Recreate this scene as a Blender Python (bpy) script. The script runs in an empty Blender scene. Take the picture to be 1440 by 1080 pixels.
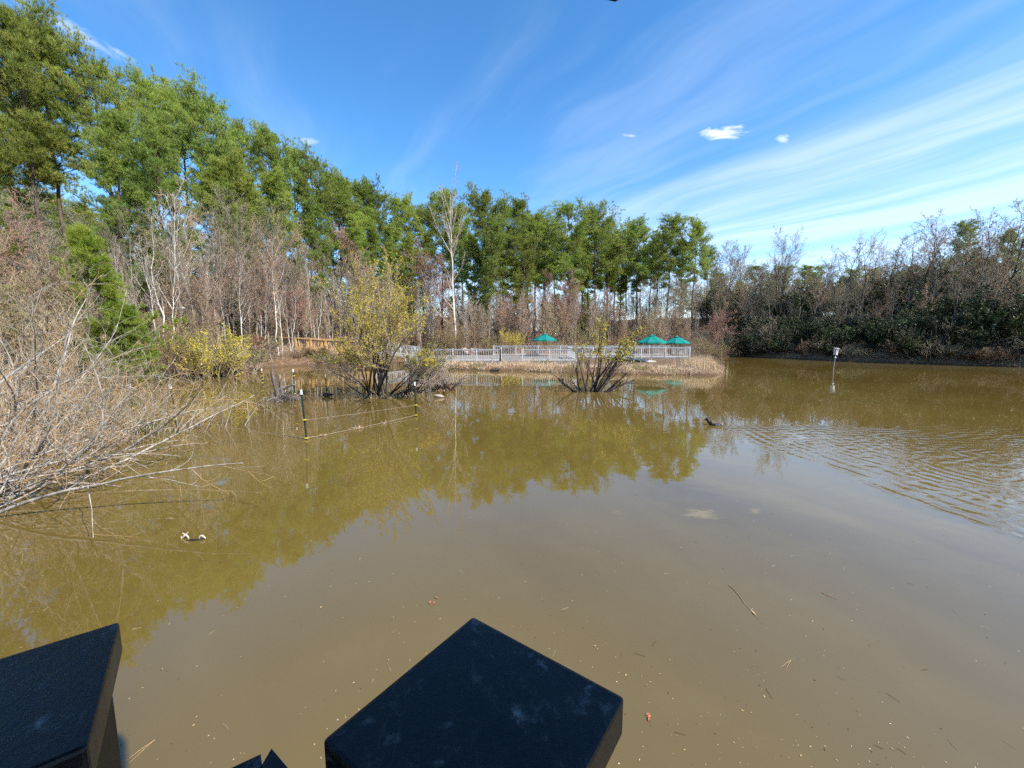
import bpy, math, random
import numpy as np
from mathutils import Vector

SEED = 7
rng = np.random.default_rng(SEED)
random.seed(SEED)
scene = bpy.context.scene
COL = scene.collection
R = math.radians

# ------------------------------------------------------------------ camera
CAM_H = 2.8
F = 580.0
PITCH = math.atan(70.0 / F)
CP, SP = math.cos(PITCH), math.sin(PITCH)

def ray(px, py):
    X = (px - 720.0) / F
    Y = (540.0 - py) / F
    return X, CP + Y * SP, Y * CP - SP

def W(px, py, z=0.0):
    """point of the horizontal plane z under pixel"""
    x, f, u = ray(px, py)
    s = (z - CAM_H) / u
    return Vector((x * s, f * s, z))

def TOP(px, py, d):
    x, f, u = ray(px, py)
    return d * x / f, CAM_H + d * u / f

cam = bpy.data.cameras.new('camera')
cam.sensor_width = 36.0
cam.lens = 36.0 * F / 1440.0
cam.clip_start = 0.05
cam.clip_end = 3000
camo = bpy.data.objects.new('camera', cam)
COL.objects.link(camo)
camo.location = (0, 0, CAM_H)
camo.rotation_euler = (math.pi / 2 - PITCH, 0, 0)
scene.camera = camo

# ------------------------------------------------------------------ sun, sky
SUN_EL, SUN_AZ = 46.0, 120.0          # azimuth clockwise from +Y (view direction)
sv = Vector((math.cos(R(SUN_EL)) * math.sin(R(SUN_AZ)), math.cos(R(SUN_EL)) * math.cos(R(SUN_AZ)), math.sin(R(SUN_EL))))
sl = bpy.data.lights.new('sun', 'SUN')
sl.energy = 4.2
sl.angle = R(0.53)
sl.color = (1.0, 0.94, 0.85)
so = bpy.data.objects.new('sun', sl)
COL.objects.link(so)
so.rotation_euler = sv.to_track_quat('Z', 'Y').to_euler()
so.location = (30, -20, 60)

class E:
    """tiny node expression builder"""
    def __init__(s, nt, sock): s.nt, s.s = nt, sock
    def _m(s, op, *a):
        n = s.nt.nodes.new('ShaderNodeMath'); n.operation = op
        for i, v in enumerate((s,) + a):
            if isinstance(v, E): s.nt.links.new(v.s, n.inputs[i])
            else: n.inputs[i].default_value = v
        return E(s.nt, n.outputs[0])
    def __add__(s, o): return s._m('ADD', o)
    __radd__ = __add__
    def __sub__(s, o): return s._m('SUBTRACT', o)
    def __rsub__(s, o): return (s * -1.0) + o
    def __mul__(s, o): return s._m('MULTIPLY', o)
    __rmul__ = __mul__
    def __truediv__(s, o): return s._m('DIVIDE', o)
    def max(s, o): return s._m('MAXIMUM', o)
    def min(s, o): return s._m('MINIMUM', o)
    def sin(s): return s._m('SINE')
    def exp(s): return s._m('EXPONENT')
    def abs(s): return s._m('ABSOLUTE')
    def pow(s, o): return s._m('POWER', o)
    def sqrt(s): return s._m('SQRT')
    def smooth(s, a, b, lo=0.0, hi=1.0):
        n = s.nt.nodes.new('ShaderNodeMapRange'); n.interpolation_type = 'SMOOTHSTEP'
        s.nt.links.new(s.s, n.inputs[0])
        for i, v in enumerate((a, b, lo, hi)): n.inputs[i + 1].default_value = v
        return E(s.nt, n.outputs[0])

def sepxyz(nt, sock):
    n = nt.nodes.new('ShaderNodeSeparateXYZ'); nt.links.new(sock, n.inputs[0])
    return E(nt, n.outputs[0]), E(nt, n.outputs[1]), E(nt, n.outputs[2])

def comb(nt, x, y, z):
    n = nt.nodes.new('ShaderNodeCombineXYZ')
    for i, v in enumerate((x, y, z)):
        if isinstance(v, E): nt.links.new(v.s, n.inputs[i])
        else: n.inputs[i].default_value = v
    return n.outputs[0]

def noise(nt, vec, scale, detail=4, rough=0.5, dist=0.0):
    n = nt.nodes.new('ShaderNodeTexNoise')
    if vec is not None: nt.links.new(vec, n.inputs['Vector'])
    n.inputs['Scale'].default_value = scale
    n.inputs['Detail'].default_value = detail
    n.inputs['Roughness'].default_value = rough
    n.inputs['Distortion'].default_value = dist
    return E(nt, n.outputs[0])

def mixc(nt, fac, a, b, blend='MIX'):
    n = nt.nodes.new('ShaderNodeMix'); n.data_type = 'RGBA'; n.blend_type = blend
    for idx, v in ((0, fac), (6, a), (7, b)):
        if isinstance(v, E): nt.links.new(v.s, n.inputs[idx])
        elif isinstance(v, bpy.types.NodeSocket): nt.links.new(v, n.inputs[idx])
        elif isinstance(v, (int, float)): n.inputs[idx].default_value = v
        else: n.inputs[idx].default_value = (*v, 1.0)
    return n.outputs[2]

world = bpy.data.worlds.new('World')
scene.world = world
world.use_nodes = True
nt = world.node_tree
nt.nodes.clear()
wo = nt.nodes.new('ShaderNodeOutputWorld')
bg = nt.nodes.new('ShaderNodeBackground')
sky = nt.nodes.new('ShaderNodeTexSky')
sky.sky_type = 'NISHITA'
sky.sun_disc = False
sky.sun_elevation = R(SUN_EL)
sky.sun_rotation = R(SUN_AZ)
sky.air_density = 0.8
sky.dust_density = 0.0
sky.ozone_density = 2.6
hsv = nt.nodes.new('ShaderNodeHueSaturation')
hsv.inputs['Saturation'].default_value = 1.24
hsv.inputs['Hue'].default_value = 0.497
nt.links.new(sky.outputs[0], hsv.inputs['Color'])
tc = nt.nodes.new('ShaderNodeTexCoord')
dx, dy, dz = sepxyz(nt, tc.outputs['Generated'])
zc = dz.max(0.02)
u, v = dx / zc, dy / zc               # a flat cloud layer overhead
# streaks run along (0.5,-0.87)
cu = u * 0.87 + v * 0.50              # across
cv = v * 0.87 - u * 0.50              # along
wob = noise(nt, comb(nt, u, v, 0.0), 0.7, 2)
st1 = noise(nt, comb(nt, (cu + wob * 0.9) * 1.5, cv * 0.16, 1.7), 1.1, 6, 0.52, 0.5)
st2 = noise(nt, comb(nt, (cu + wob * 0.5) * 4.5, cv * 0.9, 5.1), 1.0, 6, 0.6, 0.2)
right = (cu - 0.45 * wob).smooth(1.45, 3.1)
cirrus = (st1 * 0.8 + st2 * 0.2 + right * 0.24).smooth(0.36, 1.05) * (right * 0.90 + 0.07)
veil = (st1 + st2 * 0.35).smooth(0.58, 0.95) * 0.30
low = (dz).smooth(0.30, 0.02) * (u * 0.30).smooth(0.0, 1.2) * 0.22
cl = (cirrus + veil + low).min(0.97) * 0.54
# three small white puffs
def puff(px, py, rx, ry, gain, seed, tilt=0.0):
    x, f, z = ray(px, py)
    l = math.sqrt(x * x + f * f + z * z)
    az, el = math.atan2(x, f), math.asin(z / l)
    n = nt.nodes.new('ShaderNodeMath'); n.operation = 'ARCTAN2'
    nt.links.new(dx.s, n.inputs[0]); nt.links.new(dy.s, n.inputs[1])
    a = (E(nt, n.outputs[0]) - az)
    b = (dz._m('ARCSINE') - el)
    a2, b2 = a + b * tilt, b - a * tilt
    nz = noise(nt, comb(nt, a2 * 14.0, b2 * 34.0, seed), 1.6, 7, 0.66, 0.6)
    d = ((a2 / rx).pow(2.0) + (b2 / ry).pow(2.0)).sqrt()
    return (1.25 - d + (nz - 0.5) * 2.6).smooth(0.15, 1.1) * d.smooth(1.9, 0.9) * gain
cl = cl.max(puff(1015, 186, 0.050, 0.0125, 0.95, 3.3, -0.10))
cl = cl.max(puff(888, 191, 0.028, 0.0038, 0.42, 9.1, -0.16))
cl = cl.max(puff(1101, 195, 0.014, 0.009, 0.6, 14.7, -0.3))
cl = cl.max(puff(110, 48, 0.07, 0.012, 0.40, 21.7, -0.25))
cl = cl.max(puff(435, 199, 0.028, 0.006, 0.35, 31.7, 0.1))
col = mixc(nt, cl, hsv.outputs[0], (3.9, 4.25, 4.7))
nt.links.new(col, bg.inputs['Color'])
bg.inputs['Strength'].default_value = 0.15
nt.links.new(bg.outputs[0], wo.inputs['Surface'])

scene.view_settings.view_transform = 'Standard'
scene.view_settings.look = 'None'
scene.view_settings.exposure = 1.02
scene.view_settings.gamma = 1.0
scene.cycles.max_bounces = 6
scene.cycles.diffuse_bounces = 2
scene.cycles.glossy_bounces = 3
scene.cycles.transmission_bounces = 3
scene.cycles.transparent_max_bounces = 6
scene.cycles.use_denoising = False
scene.cycles.use_adaptive_sampling = True
scene.cycles.adaptive_threshold = 0.03
scene.cycles.caustics_reflective = False
scene.cycles.caustics_refractive = False

# ------------------------------------------------------------------ materials
MATS = {}
def newmat(name):
    m = bpy.data.materials.new(name); m.use_nodes = True
    MATS[name] = m
    nt = m.node_tree
    return m, nt, nt.nodes['Principled BSDF']

def simple(name, c1, c2=None, scale=6.0, rough=0.7, bump=0.0, stretch=(1, 1, 1), objvar=0.0, spec=0.3, detail=5, lo=0.35, hi=0.65):
    m, nt, b = newmat(name)
    tc = nt.nodes.new('ShaderNodeTexCoord')
    mp = nt.nodes.new('ShaderNodeMapping'); mp.inputs['Scale'].default_value = stretch
    nt.links.new(tc.outputs['Object'], mp.inputs['Vector'])
    n = noise(nt, mp.outputs[0], scale, detail, 0.6)
    c = mixc(nt, n.smooth(lo, hi), c1, c2 or tuple(x * 0.75 for x in c1))
    if objvar:
        oi = nt.nodes.new('ShaderNodeObjectInfo')
        h = nt.nodes.new('ShaderNodeHueSaturation')
        r = E(nt, oi.outputs['Random'])
        nt.links.new(((r - 0.5) * (objvar * 0.10) + 0.5).s, h.inputs['Hue'])
        r2 = (r * 7.31)._m('FRACT')
        nt.links.new(((r2 - 0.5) * objvar + 1.0).s, h.inputs['Value'])
        nt.links.new(c, h.inputs['Color']); c = h.outputs[0]
    nt.links.new(c, b.inputs['Base Color'])
    b.inputs['Roughness'].default_value = rough
    b.inputs['Specular IOR Level'].default_value = spec
    if bump:
        bn = nt.nodes.new('ShaderNodeBump'); bn.inputs['Strength'].default_value = 1.0
        bn.inputs['Distance'].default_value = bump
        nt.links.new(n.s, bn.inputs['Height']); nt.links.new(bn.outputs[0], b.inputs['Normal'])
    return m

def leafmat(name, c1, c2, c3=None, nscale=0.7, objvar=0.35, trans=0.35, islandvar=0.5):
    m, nt, b = newmat(name)
    tc = nt.nodes.new('ShaderNodeTexCoord')
    n = noise(nt, tc.outputs['Object'], nscale, 3, 0.6)
    c = mixc(nt, n.smooth(0.36, 0.64), c1, c2)
    g = nt.nodes.new('ShaderNodeNewGeometry')
    isl = E(nt, g.outputs['Random Per Island'])
    if c3: c = mixc(nt, isl.smooth(0.80, 0.97), c, c3)
    oi = nt.nodes.new('ShaderNodeObjectInfo')
    h = nt.nodes.new('ShaderNodeHueSaturation')
    r = E(nt, oi.outputs['Random'])
    nt.links.new(((r - 0.5) * (objvar * 0.10) + 0.5).s, h.inputs['Hue'])
    r2 = (r * 7.31)._m('FRACT')
    nt.links.new((((r2 - 0.5) * (objvar * 1.7) + 1.0) * ((isl - 0.5) * islandvar + 1.0)).s, h.inputs['Value'])
    nt.links.new(c, h.inputs['Color']); c = h.outputs[0]
    nt.links.new(c, b.inputs['Base Color'])
    b.inputs['Roughness'].default_value = 0.55
    b.inputs['Specular IOR Level'].default_value = 0.3
    t = nt.nodes.new('ShaderNodeBsdfTranslucent'); nt.links.new(c, t.inputs['Color'])
    mx = nt.nodes.new('ShaderNodeMixShader'); mx.inputs[0].default_value = trans
    nt.links.new(b.outputs[0], mx.inputs[1]); nt.links.new(t.outputs[0], mx.inputs[2])
    nt.links.new(mx.outputs[0], nt.nodes['Material Output'].inputs['Surface'])
    return m

M = {}
M['needles'] = leafmat('pine_needles', (0.225, 0.315, 0.050), (0.345, 0.395, 0.070), (0.40, 0.41, 0.12), 0.45, 0.28, 0.40)
M['needles_young'] = leafmat('young_pine_needles', (0.24, 0.365, 0.040), (0.35, 0.42, 0.055), (0.40, 0.36, 0.08), 0.9, 0.25, 0.45)
M['pine_bark'] = simple('pine_bark', (0.16, 0.115, 0.085), (0.065, 0.045, 0.035), 5.0, 0.9, 0.03, (1, 1, 0.3), 0.4)
M['grey_bark'] = simple('grey_bark', (0.30, 0.26, 0.22), (0.13, 0.11, 0.09), 7.0, 0.9, 0.01, (1, 1, 0.4), 0.5)
M['tan_bark'] = simple('tan_bark', (0.50, 0.41, 0.32), (0.27, 0.20, 0.15), 5.0, 0.9, 0.01, (1, 1, 0.4), 0.5)
M['white_bark'] = simple('white_bark', (0.74, 0.70, 0.63), (0.44, 0.38, 0.32), 4.0, 0.8, 0.01, (1, 1, 0.35), 0.25)
M['brown_twig'] = simple('brown_twig', (0.46, 0.33, 0.205), (0.27, 0.185, 0.115), 3.0, 0.9, 0, (1, 1, 1), 0.6)
M['red_twig'] = simple('red_twig', (0.41, 0.235, 0.175), (0.31, 0.185, 0.14), 3.0, 0.9, 0, (1, 1, 1), 0.4)
M['grey_twig'] = simple('grey_twig', (0.33, 0.28, 0.19), (0.19, 0.155, 0.105), 3.0, 0.9, 0, (1, 1, 1), 0.5)
M['dark_bark'] = simple('dark_bark', (0.075, 0.055, 0.042), (0.03, 0.022, 0.018), 8.0, 0.9, 0.01, (1, 1, 0.4), 0.4)
M['wet_bark'] = simple('wet_bark', (0.035, 0.026, 0.02), (0.012, 0.009, 0.008), 9.0, 0.6, 0.012, (1, 1, 0.5), 0.2)
M['willow_bark'] = simple('willow_bark', (0.47, 0.42, 0.35), (0.20, 0.17, 0.14), 9.0, 0.8, 0.004, (1, 1, 0.6), 0.3)
M['stump_bark'] = simple('stump_bark', (0.20, 0.17, 0.145), (0.06, 0.05, 0.042), 9.0, 0.9, 0.02, (1, 1, 0.3))
M['willow_twig'] = simple('willow_twig', (0.46, 0.29, 0.13), (0.27, 0.17, 0.09), 2.0, 0.7, 0, (1, 1, 1), 0.4)
M['catkins'] = leafmat('yellow_catkins', (0.56, 0.46, 0.045), (0.66, 0.54, 0.065), (0.38, 0.37, 0.10), 0.8, 0.2, 0.3)
M['catkins_dull'] = leafmat('dull_catkins', (0.29, 0.255, 0.065), (0.22, 0.195, 0.07), (0.44, 0.37, 0.05), 0.8, 0.2, 0.3)
M['dark_leaves'] = leafmat('dark_evergreen_leaves', (0.028, 0.05, 0.016), (0.05, 0.075, 0.022), (0.09, 0.10, 0.04), 0.8, 0.4, 0.15)
M['dry_leaves'] = leafmat('dry_leaves', (0.28, 0.16, 0.085), (0.20, 0.12, 0.07), (0.38, 0.26, 0.15), 0.6, 0.3, 0.25)
M['straw'] = leafmat('dry_straw', (0.84, 0.65, 0.42), (0.74, 0.52, 0.30), (0.86, 0.76, 0.54), 0.8, 0.2, 0.35)
M['green_grass'] = leafmat('new_grass', (0.26, 0.26, 0.06), (0.40, 0.32, 0.12), (0.5, 0.4, 0.2), 0.8, 0.2, 0.3)
M['new_wood'] = simple('new_treated_wood', (0.66, 0.42, 0.18), (0.50, 0.30, 0.12), 6.0, 0.75, 0.0, (1, 1, 0.2))
M['white_paint'] = simple('white_paint', (0.62, 0.60, 0.57), (0.44, 0.43, 0.41), 4.0, 0.5)
M['weathered'] = simple('weathered_boards', (0.27, 0.25, 0.22), (0.18, 0.165, 0.15), 5.0, 0.8)
M['canvas'] = simple('green_canvas', (0.0, 0.205, 0.17), (0.0, 0.165, 0.14), 3.0, 0.75)
M['post_green'] = simple('green_steel', (0.020, 0.060, 0.042), (0.012, 0.035, 0.026), 20.0, 0.5, 0.0)
M['tip_white'] = simple('white_tip_paint', (0.82, 0.82, 0.82), (0.7, 0.7, 0.7), 30.0, 0.5)
M['yellow_plastic'] = simple('yellow_plastic', (0.75, 0.66, 0.02), (0.65, 0.55, 0.02), 30.0, 0.4)
M['wire'] = simple('rusty_wire', (0.42, 0.36, 0.28), (0.25, 0.18, 0.12), 20.0, 0.5)
M['rock'] = simple('pink_rock', (0.48, 0.33, 0.25), (0.34, 0.24, 0.19), 3.0, 0.9, 0.05)
M['grey_metal'] = simple('grey_metal', (0.42, 0.44, 0.47), (0.33, 0.35, 0.38), 3.0, 0.4)
M['black'] = simple('black_feathers', (0.012, 0.010, 0.010), (0.02, 0.018, 0.016), 30.0, 0.5)
M['white_feather'] = simple('white_feathers', (0.75, 0.73, 0.70), (0.55, 0.50, 0.45), 30.0, 0.7)
M['brown_feather'] = simple('brown_feathers', (0.20, 0.14, 0.10), (0.10, 0.07, 0.05), 40.0, 0.7)
M['pale_feather'] = simple('pale_feathers', (0.55, 0.42, 0.33), (0.38, 0.28, 0.21), 30.0, 0.7)
M['driftwood'] = simple('bleached_driftwood', (0.72, 0.60, 0.48), (0.50, 0.38, 0.28), 30.0, 0.8, 0.004)
M['red_leaf'] = simple('red_dead_leaf', (0.40, 0.14, 0.08), (0.26, 0.10, 0.06), 30.0, 0.8)
M['tan_leaf'] = simple('tan_dead_leaf', (0.52, 0.36, 0.18), (0.38, 0.24, 0.11), 30.0, 0.8)
M['pale_speck'] = simple('pale_speck', (0.62, 0.55, 0.40), (0.45, 0.38, 0.25), 30.0, 0.8)
M['dark_speck'] = simple('dark_speck', (0.06, 0.045, 0.03), (0.03, 0.022, 0.015), 30.0, 0.8)

# dark stained wood of the shelter
def stained():
    m, nt, b = newmat('black_stained_wood')
    tc = nt.nodes.new('ShaderNodeTexCoord')
    ob = tc.outputs['Object']
    n1 = noise(nt, ob, 20, 8, 0.72)
    n2 = noise(nt, ob, 46, 5, 0.6)
    mp = nt.nodes.new('ShaderNodeMapping'); mp.inputs['Scale'].default_value = (60, 7, 7); mp.inputs['Rotation'].default_value = (0, 0, 0.7)
    nt.links.new(ob, mp.inputs['Vector'])
    n3 = noise(nt, mp.outputs[0], 2.0, 4, 0.6)
    base = mixc(nt, n1.smooth(0.35, 0.7), (0.0065, 0.007, 0.009), (0.014, 0.015, 0.019))
    # dried water marks
    vo = nt.nodes.new('ShaderNodeTexVoronoi'); vo.inputs['Scale'].default_value = 24
    nt.links.new(ob, vo.inputs['Vector'])
    vd = E(nt, vo.outputs['Distance'])
    ring = (1.0 - ((vd - 0.16).abs() * 16.0)).max(0.0) * n2.smooth(0.44, 0.6)
    blot = (n1 * 0.7 + n2 * 0.3).smooth(0.53, 0.66)
    c = mixc(nt, (ring * 0.22 * n1.smooth(0.42, 0.6) + blot * 0.26 + n3.smooth(0.6, 0.85) * 0.12).min(1.0), base, (0.50, 0.50, 0.50))
    nt.links.new(c, b.inputs['Base Color'])
    nt.links.new((n1.smooth(0.3, 0.7, 0.30, 0.46) + blot * 0.12).s, b.inputs['Roughness'])
    b.inputs['Specular IOR Level'].default_value = 0.30
    bn = nt.nodes.new('ShaderNodeBump'); bn.inputs['Distance'].default_value = 0.0012
    nt.links.new((n1 + n3 * 0.5).s, bn.inputs['Height']); nt.links.new(bn.outputs[0], b.inputs['Normal'])
    return m
M['stain'] = stained()
M['stain_dark'] = simple('dark_brown_stain', (0.022, 0.016, 0.012), (0.010, 0.008, 0.007), 12.0, 0.6, 0.001, (8, 8, 1))

# ------------------------------------------------------------------ mesh builder
class MB:
    def __init__(s): s.v, s.f, s.n = [], [], 0     # f: list of (array (k,m), mat)
    def add(s, verts, faces, mat=0):
        verts = np.asarray(verts, dtype=np.float32).reshape(-1, 3)
        faces = np.asarray(faces, dtype=np.int64)
        s.v.append(verts); s.f.append((faces + s.n, mat)); s.n += len(verts)
    def mesh(s, name, mats, smooth=False):
        me = bpy.data.meshes.new(name)
        V = np.concatenate(s.v) if s.v else np.zeros((0, 3), np.float32)
        li, ls, mi, o = [], [], [], 0
        for f, m in s.f:
            k = f.shape[1]
            li.append(f.reshape(-1)); ls.append(o + np.arange(len(f)) * k); mi.append(np.full(len(f), m)); o += f.size
        li, ls, mi = np.concatenate(li), np.concatenate(ls), np.concatenate(mi)
        me.vertices.add(len(V)); me.vertices.foreach_set('co', V.reshape(-1))
        me.loops.add(len(li)); me.loops.foreach_set('vertex_index', li.astype(np.int32))
        me.polygons.add(len(ls)); me.polygons.foreach_set('loop_start', ls.astype(np.int32))
        me.polygons.foreach_set('material_index', mi.astype(np.int32))
        me.polygons.foreach_set('use_smooth', np.full(len(ls), smooth, dtype=bool))
        for m in mats: me.materials.append(m)
        me.update(calc_edges=True); me.validate()
        return me
    def box(s, lo, hi, mat=0, M4=None):
        x0, y0, z0 = lo; x1, y1, z1 = hi
        v = np.array([(x0, y0, z0), (x1, y0, z0), (x1, y1, z0), (x0, y1, z0), (x0, y0, z1), (x1, y0, z1), (x1, y1, z1), (x0, y1, z1)], float)
        if M4 is not None: v = np.array([tuple(M4 @ Vector(p)) for p in v])
        s.add(v, [(0, 3, 2, 1), (4, 5, 6, 7), (0, 1, 5, 4), (1, 2, 6, 5), (2, 3, 7, 6), (3, 0, 4, 7)], mat)
    def beam(s, a, b, w, h, mat=0):
        """box bar from a to b, w wide (horizontal), h high"""
        a, b = Vector(a), Vector(b); t = (b - a).normalized()
        side = t.cross(Vector((0, 0, 1)))
        side = side.normalized() if side.length > 1e-4 else Vector((1, 0, 0))
        up = side.cross(t).normalized()
        vs = []
        for p in (a, b):
            for sx, sz in ((-1, -1), (1, -1), (1, 1), (-1, 1)):
                vs.append(tuple(p + side * (sx * w / 2) + up * (sz * h / 2)))
        s.add(vs, [(0, 1, 2, 3), (7, 6, 5, 4), (0, 4, 5, 1), (1, 5, 6, 2), (2, 6, 7, 3), (3, 7, 4, 0)], mat)
    def prism(s, poly, z0, z1, mat=0):
        n = len(poly)
        vs = [(x, y, z0) for x, y in poly] + [(x, y, z1) for x, y in poly]
        s.add(vs, [(i, (i + 1) % n, n + (i + 1) % n, n + i) for i in range(n)], mat)
        s.add(vs[:n], [tuple(reversed(range(n)))], mat); s.add(vs[n:], [tuple(range(n))], mat)
    def tubes(s, polys, radii, n=4, mat=0, cap=False):
        if len(polys) == 0: return
        v, f = tube_arrays(np.asarray(polys, float), np.asarray(radii, float), n)
        s.add(v, f, mat)
    def tube(s, pts, r, n=8, mat=0, cap=True):
        pts = np.asarray(pts, float); K = len(pts)
        r = np.full(K, r) if np.isscalar(r) else np.asarray(r, float)
        v, f = tube_arrays(pts[None], r[None], n)
        s.add(v, f, mat)
        if cap:
            s.add(v[:n], [tuple(reversed(range(n)))], mat); s.add(v[-n:], [tuple(range(n))], mat)

def nrm(a): return a / np.maximum(np.linalg.norm(a, axis=-1, keepdims=True), 1e-9)

def tube_arrays(P, Rr, n):
    N, K, _ = P.shape
    T = nrm(np.gradient(P, axis=1))
    mean = nrm(P[:, -1] - P[:, 0])
    ref = nrm(np.cross(mean, np.random.default_rng(3).normal(size=(N, 3))))[:, None, :]
    n1 = nrm(np.cross(T, ref)); n2 = np.cross(T, n1)
    a = np.arange(n) * 2 * math.pi / n
    ring = n1[:, :, None, :] * np.cos(a)[None, None, :, None] + n2[:, :, None, :] * np.sin(a)[None, None, :, None]
    V = P[:, :, None, :] + ring * Rr[:, :, None, None]
    idx = np.arange(N * K * n).reshape(N, K, n)
    a0 = idx[:, :-1, :]; b0 = np.roll(idx, -1, axis=2)[:, :-1, :]
    a1 = idx[:, 1:, :]; b1 = np.roll(idx, -1, axis=2)[:, 1:, :]
    Fc = np.stack([a0, b0, b1, a1], axis=-1).reshape(-1, 4)
    return V.reshape(-1, 3), Fc

def at_t(P, t):
    """P (N,K,3), t (N,m) -> points, tangents (N,m,3)"""
    N, K, _ = P.shape
    x = np.clip(t, 0, 0.9999) * (K - 1); i = x.astype(int); fr = (x - i)[..., None]
    r = np.arange(N)[:, None]
    p0, p1 = P[r, i], P[r, i + 1]
    return p0 * (1 - fr) + p1 * fr, nrm(p1 - p0)

def lerp_r(Rr, t):
    N, K = Rr.shape
    x = np.clip(t, 0, 0.9999) * (K - 1); i = x.astype(int); fr = x - i
    r = np.arange(N)[:, None]
    return Rr[r, i] * (1 - fr) + Rr[r, i + 1] * fr

BEND = [0.5]
def walk(p, d, L, K, up, wig, r):
    """p,d (M,3), L (M,) -> (M,K,3)"""
    out = [p]; d = nrm(d)
    upv = np.array([0, 0, 1.0])
    bend = r.normal(size=d.shape) * wig
    for k in range(K - 1):
        d = nrm(d + (upv * up + bend * BEND[0] + r.normal(size=d.shape) * wig) / (K - 1) * 2)
        p = p + d * (L / (K - 1))[:, None]
        out.append(p)
    return np.stack(out, axis=1)

def grow(r, P, Rr, n, t0, t1, ang, angsd, L, K, up=0.2, wig=0.15, rfac=0.55, rmin=0.004, tip=0.35, tl=0.5, upd=0.0):
    """children of every polyline; L: length as a fraction of the parent's length"""
    N = len(P)
    t = t0 + (t1 - t0) * (np.arange(n)[None] + r.random((N, n))) / n
    pts, tan = at_t(P, t)
    rad = lerp_r(Rr, t)
    plen = np.linalg.norm(np.diff(P, axis=1), axis=2).sum(1)[:, None]
    th = np.radians(ang + angsd * r.normal(size=t.shape))
    ax = nrm(np.cross(tan, r.normal(size=tan.shape)))
    d = tan * np.cos(th)[..., None] + ax * np.sin(th)[..., None]
    d[..., 2] += upd
    ln = L * plen * (1 - tl * t) * (0.65 + 0.7 * r.random(t.shape))
    M_ = N * n
    Q = walk(pts.reshape(M_, 3), d.reshape(M_, 3), ln.reshape(M_), K, up, wig, r)
    r0 = np.maximum(rad.reshape(M_) * rfac, rmin)
    tp = np.linspace(1, tip, K)[None]
    return Q, np.maximum(r0[:, None] * tp, rmin * 0.7)

def blades(mb, pts, dirs, L, w, r, mat=0, flat=0.0):
    """one triangle per needle or grass blade"""
    N = len(pts)
    ref = r.normal(size=dirs.shape)
    if flat: ref = ref * (1 - flat) + np.array([0, 0, 1.6]) * flat
    side = nrm(np.cross(dirs, ref)) * (np.asarray(w).reshape(-1, 1) * 0.5)
    tipp = pts + dirs * np.asarray(L).reshape(-1, 1)
    v = np.stack([pts - side, pts + side, tipp], axis=1).reshape(-1, 3)
    mb.add(v, np.arange(3 * N).reshape(N, 3), mat)

def leafquads(mb, pts, size, r, mat=0, asp=0.55):
    N = len(pts)
    a = nrm(r.normal(size=(N, 3))); b = nrm(np.cross(a, r.normal(size=(N, 3))))
    s = size * (0.6 + 0.8 * r.random((N, 1)))
    v = np.stack([pts - a * s * .5, pts + b * s * asp * .5, pts + a * s * .5, pts - b * s * asp * .5], axis=1).reshape(-1, 3)
    mb.add(v, np.arange(4 * N).reshape(N, 4), mat)

# ------------------------------------------------------------------ objects
def obj(name, me, parent=None, loc=None):
    o = bpy.data.objects.new(name, me); COL.objects.link(o)
    if parent is not None: o.parent = parent
    if loc is not None: o.location = loc
    return o

def tag(o, label=None, cat=None, group=None, kind=None):
    if label:
        o['label'] = label
        if len(label.replace('-', ' ').split()) > 16: print('LONG', len(label.replace('-', ' ').split()), label)
    if cat: o['category'] = cat
    if group: o['group'] = group
    if kind: o['kind'] = kind
    return o

def thing(name, label, cat, loc=(0, 0, 0), rz=0.0, group=None, scale=1.0):
    o = bpy.data.objects.new(name, None); COL.objects.link(o)
    o.empty_display_size = 0.2
    o.location = loc; o.rotation_euler = (0, 0, rz); o.scale = (scale,) * 3 if np.isscalar(scale) else scale
    return tag(o, label, cat, group)

def part(name, mb, mats, parent, smooth=False):
    if not isinstance(mats, (list, tuple)): mats = [mats]
    return obj(name, mb.mesh(name, mats, smooth), parent)

# ------------------------------------------------------------------ terrain and pond
POND = np.array([(-8.6, -40), (-8.8, 0), (-9.0, 5.6), (-9.6, 7.2), (-12.2, 8.6), (-14.2, 12), (-16, 16), (-21.5, 22), (-23.5, 25.6), (-20, 27.2),
                 (-17.6, 27.4), (-19, 31), (-20.6, 34), (-18.8, 36.6), (-15.8, 37.2), (-14.9, 40), (-14.6, 47), (-11.2, 48), (-10.4, 41), (-9.4, 35.6), (-7.4, 33.4),
                 (-4.6, 32.6), (-2, 31.6), (0.2, 31.6), (3.5, 29.8), (7, 28.9), (10.5, 28.2), (13.6, 27.8), (15.0, 28.6), (15.6, 31), (18.0, 35), (19.6, 41),
                 (21, 47), (24.5, 51), (29, 51.6), (33, 45.2), (36, 41), (40, 37.8), (43.5, 34.6), (50, 27), (56, 10), (58, -40)], float)

def sdist(x, y):
    x = np.asarray(x, float).ravel(); y = np.asarray(y, float).ravel()
    A = POND; B = np.roll(POND, -1, axis=0)
    best = np.full(x.shape, 1e9); inside = np.zeros(x.shape, bool)
    for (ax, ay), (bx, by) in zip(A, B):
        ex, ey = bx - ax, by - ay
        t = np.clip(((x - ax) * ex + (y - ay) * ey) / (ex * ex + ey * ey), 0, 1)
        best = np.minimum(best, np.hypot(x - ax - t * ex, y - ay - t * ey))
        c = ((ay > y) != (by > y)) & (x < (bx - ax) * (y - ay) / (by - ay + 1e-12) + ax)
        inside ^= c
    return np.where(inside, -best, best)

def sm(t): t = np.clip(t, 0, 1); return t * t * (3 - 2 * t)

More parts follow.
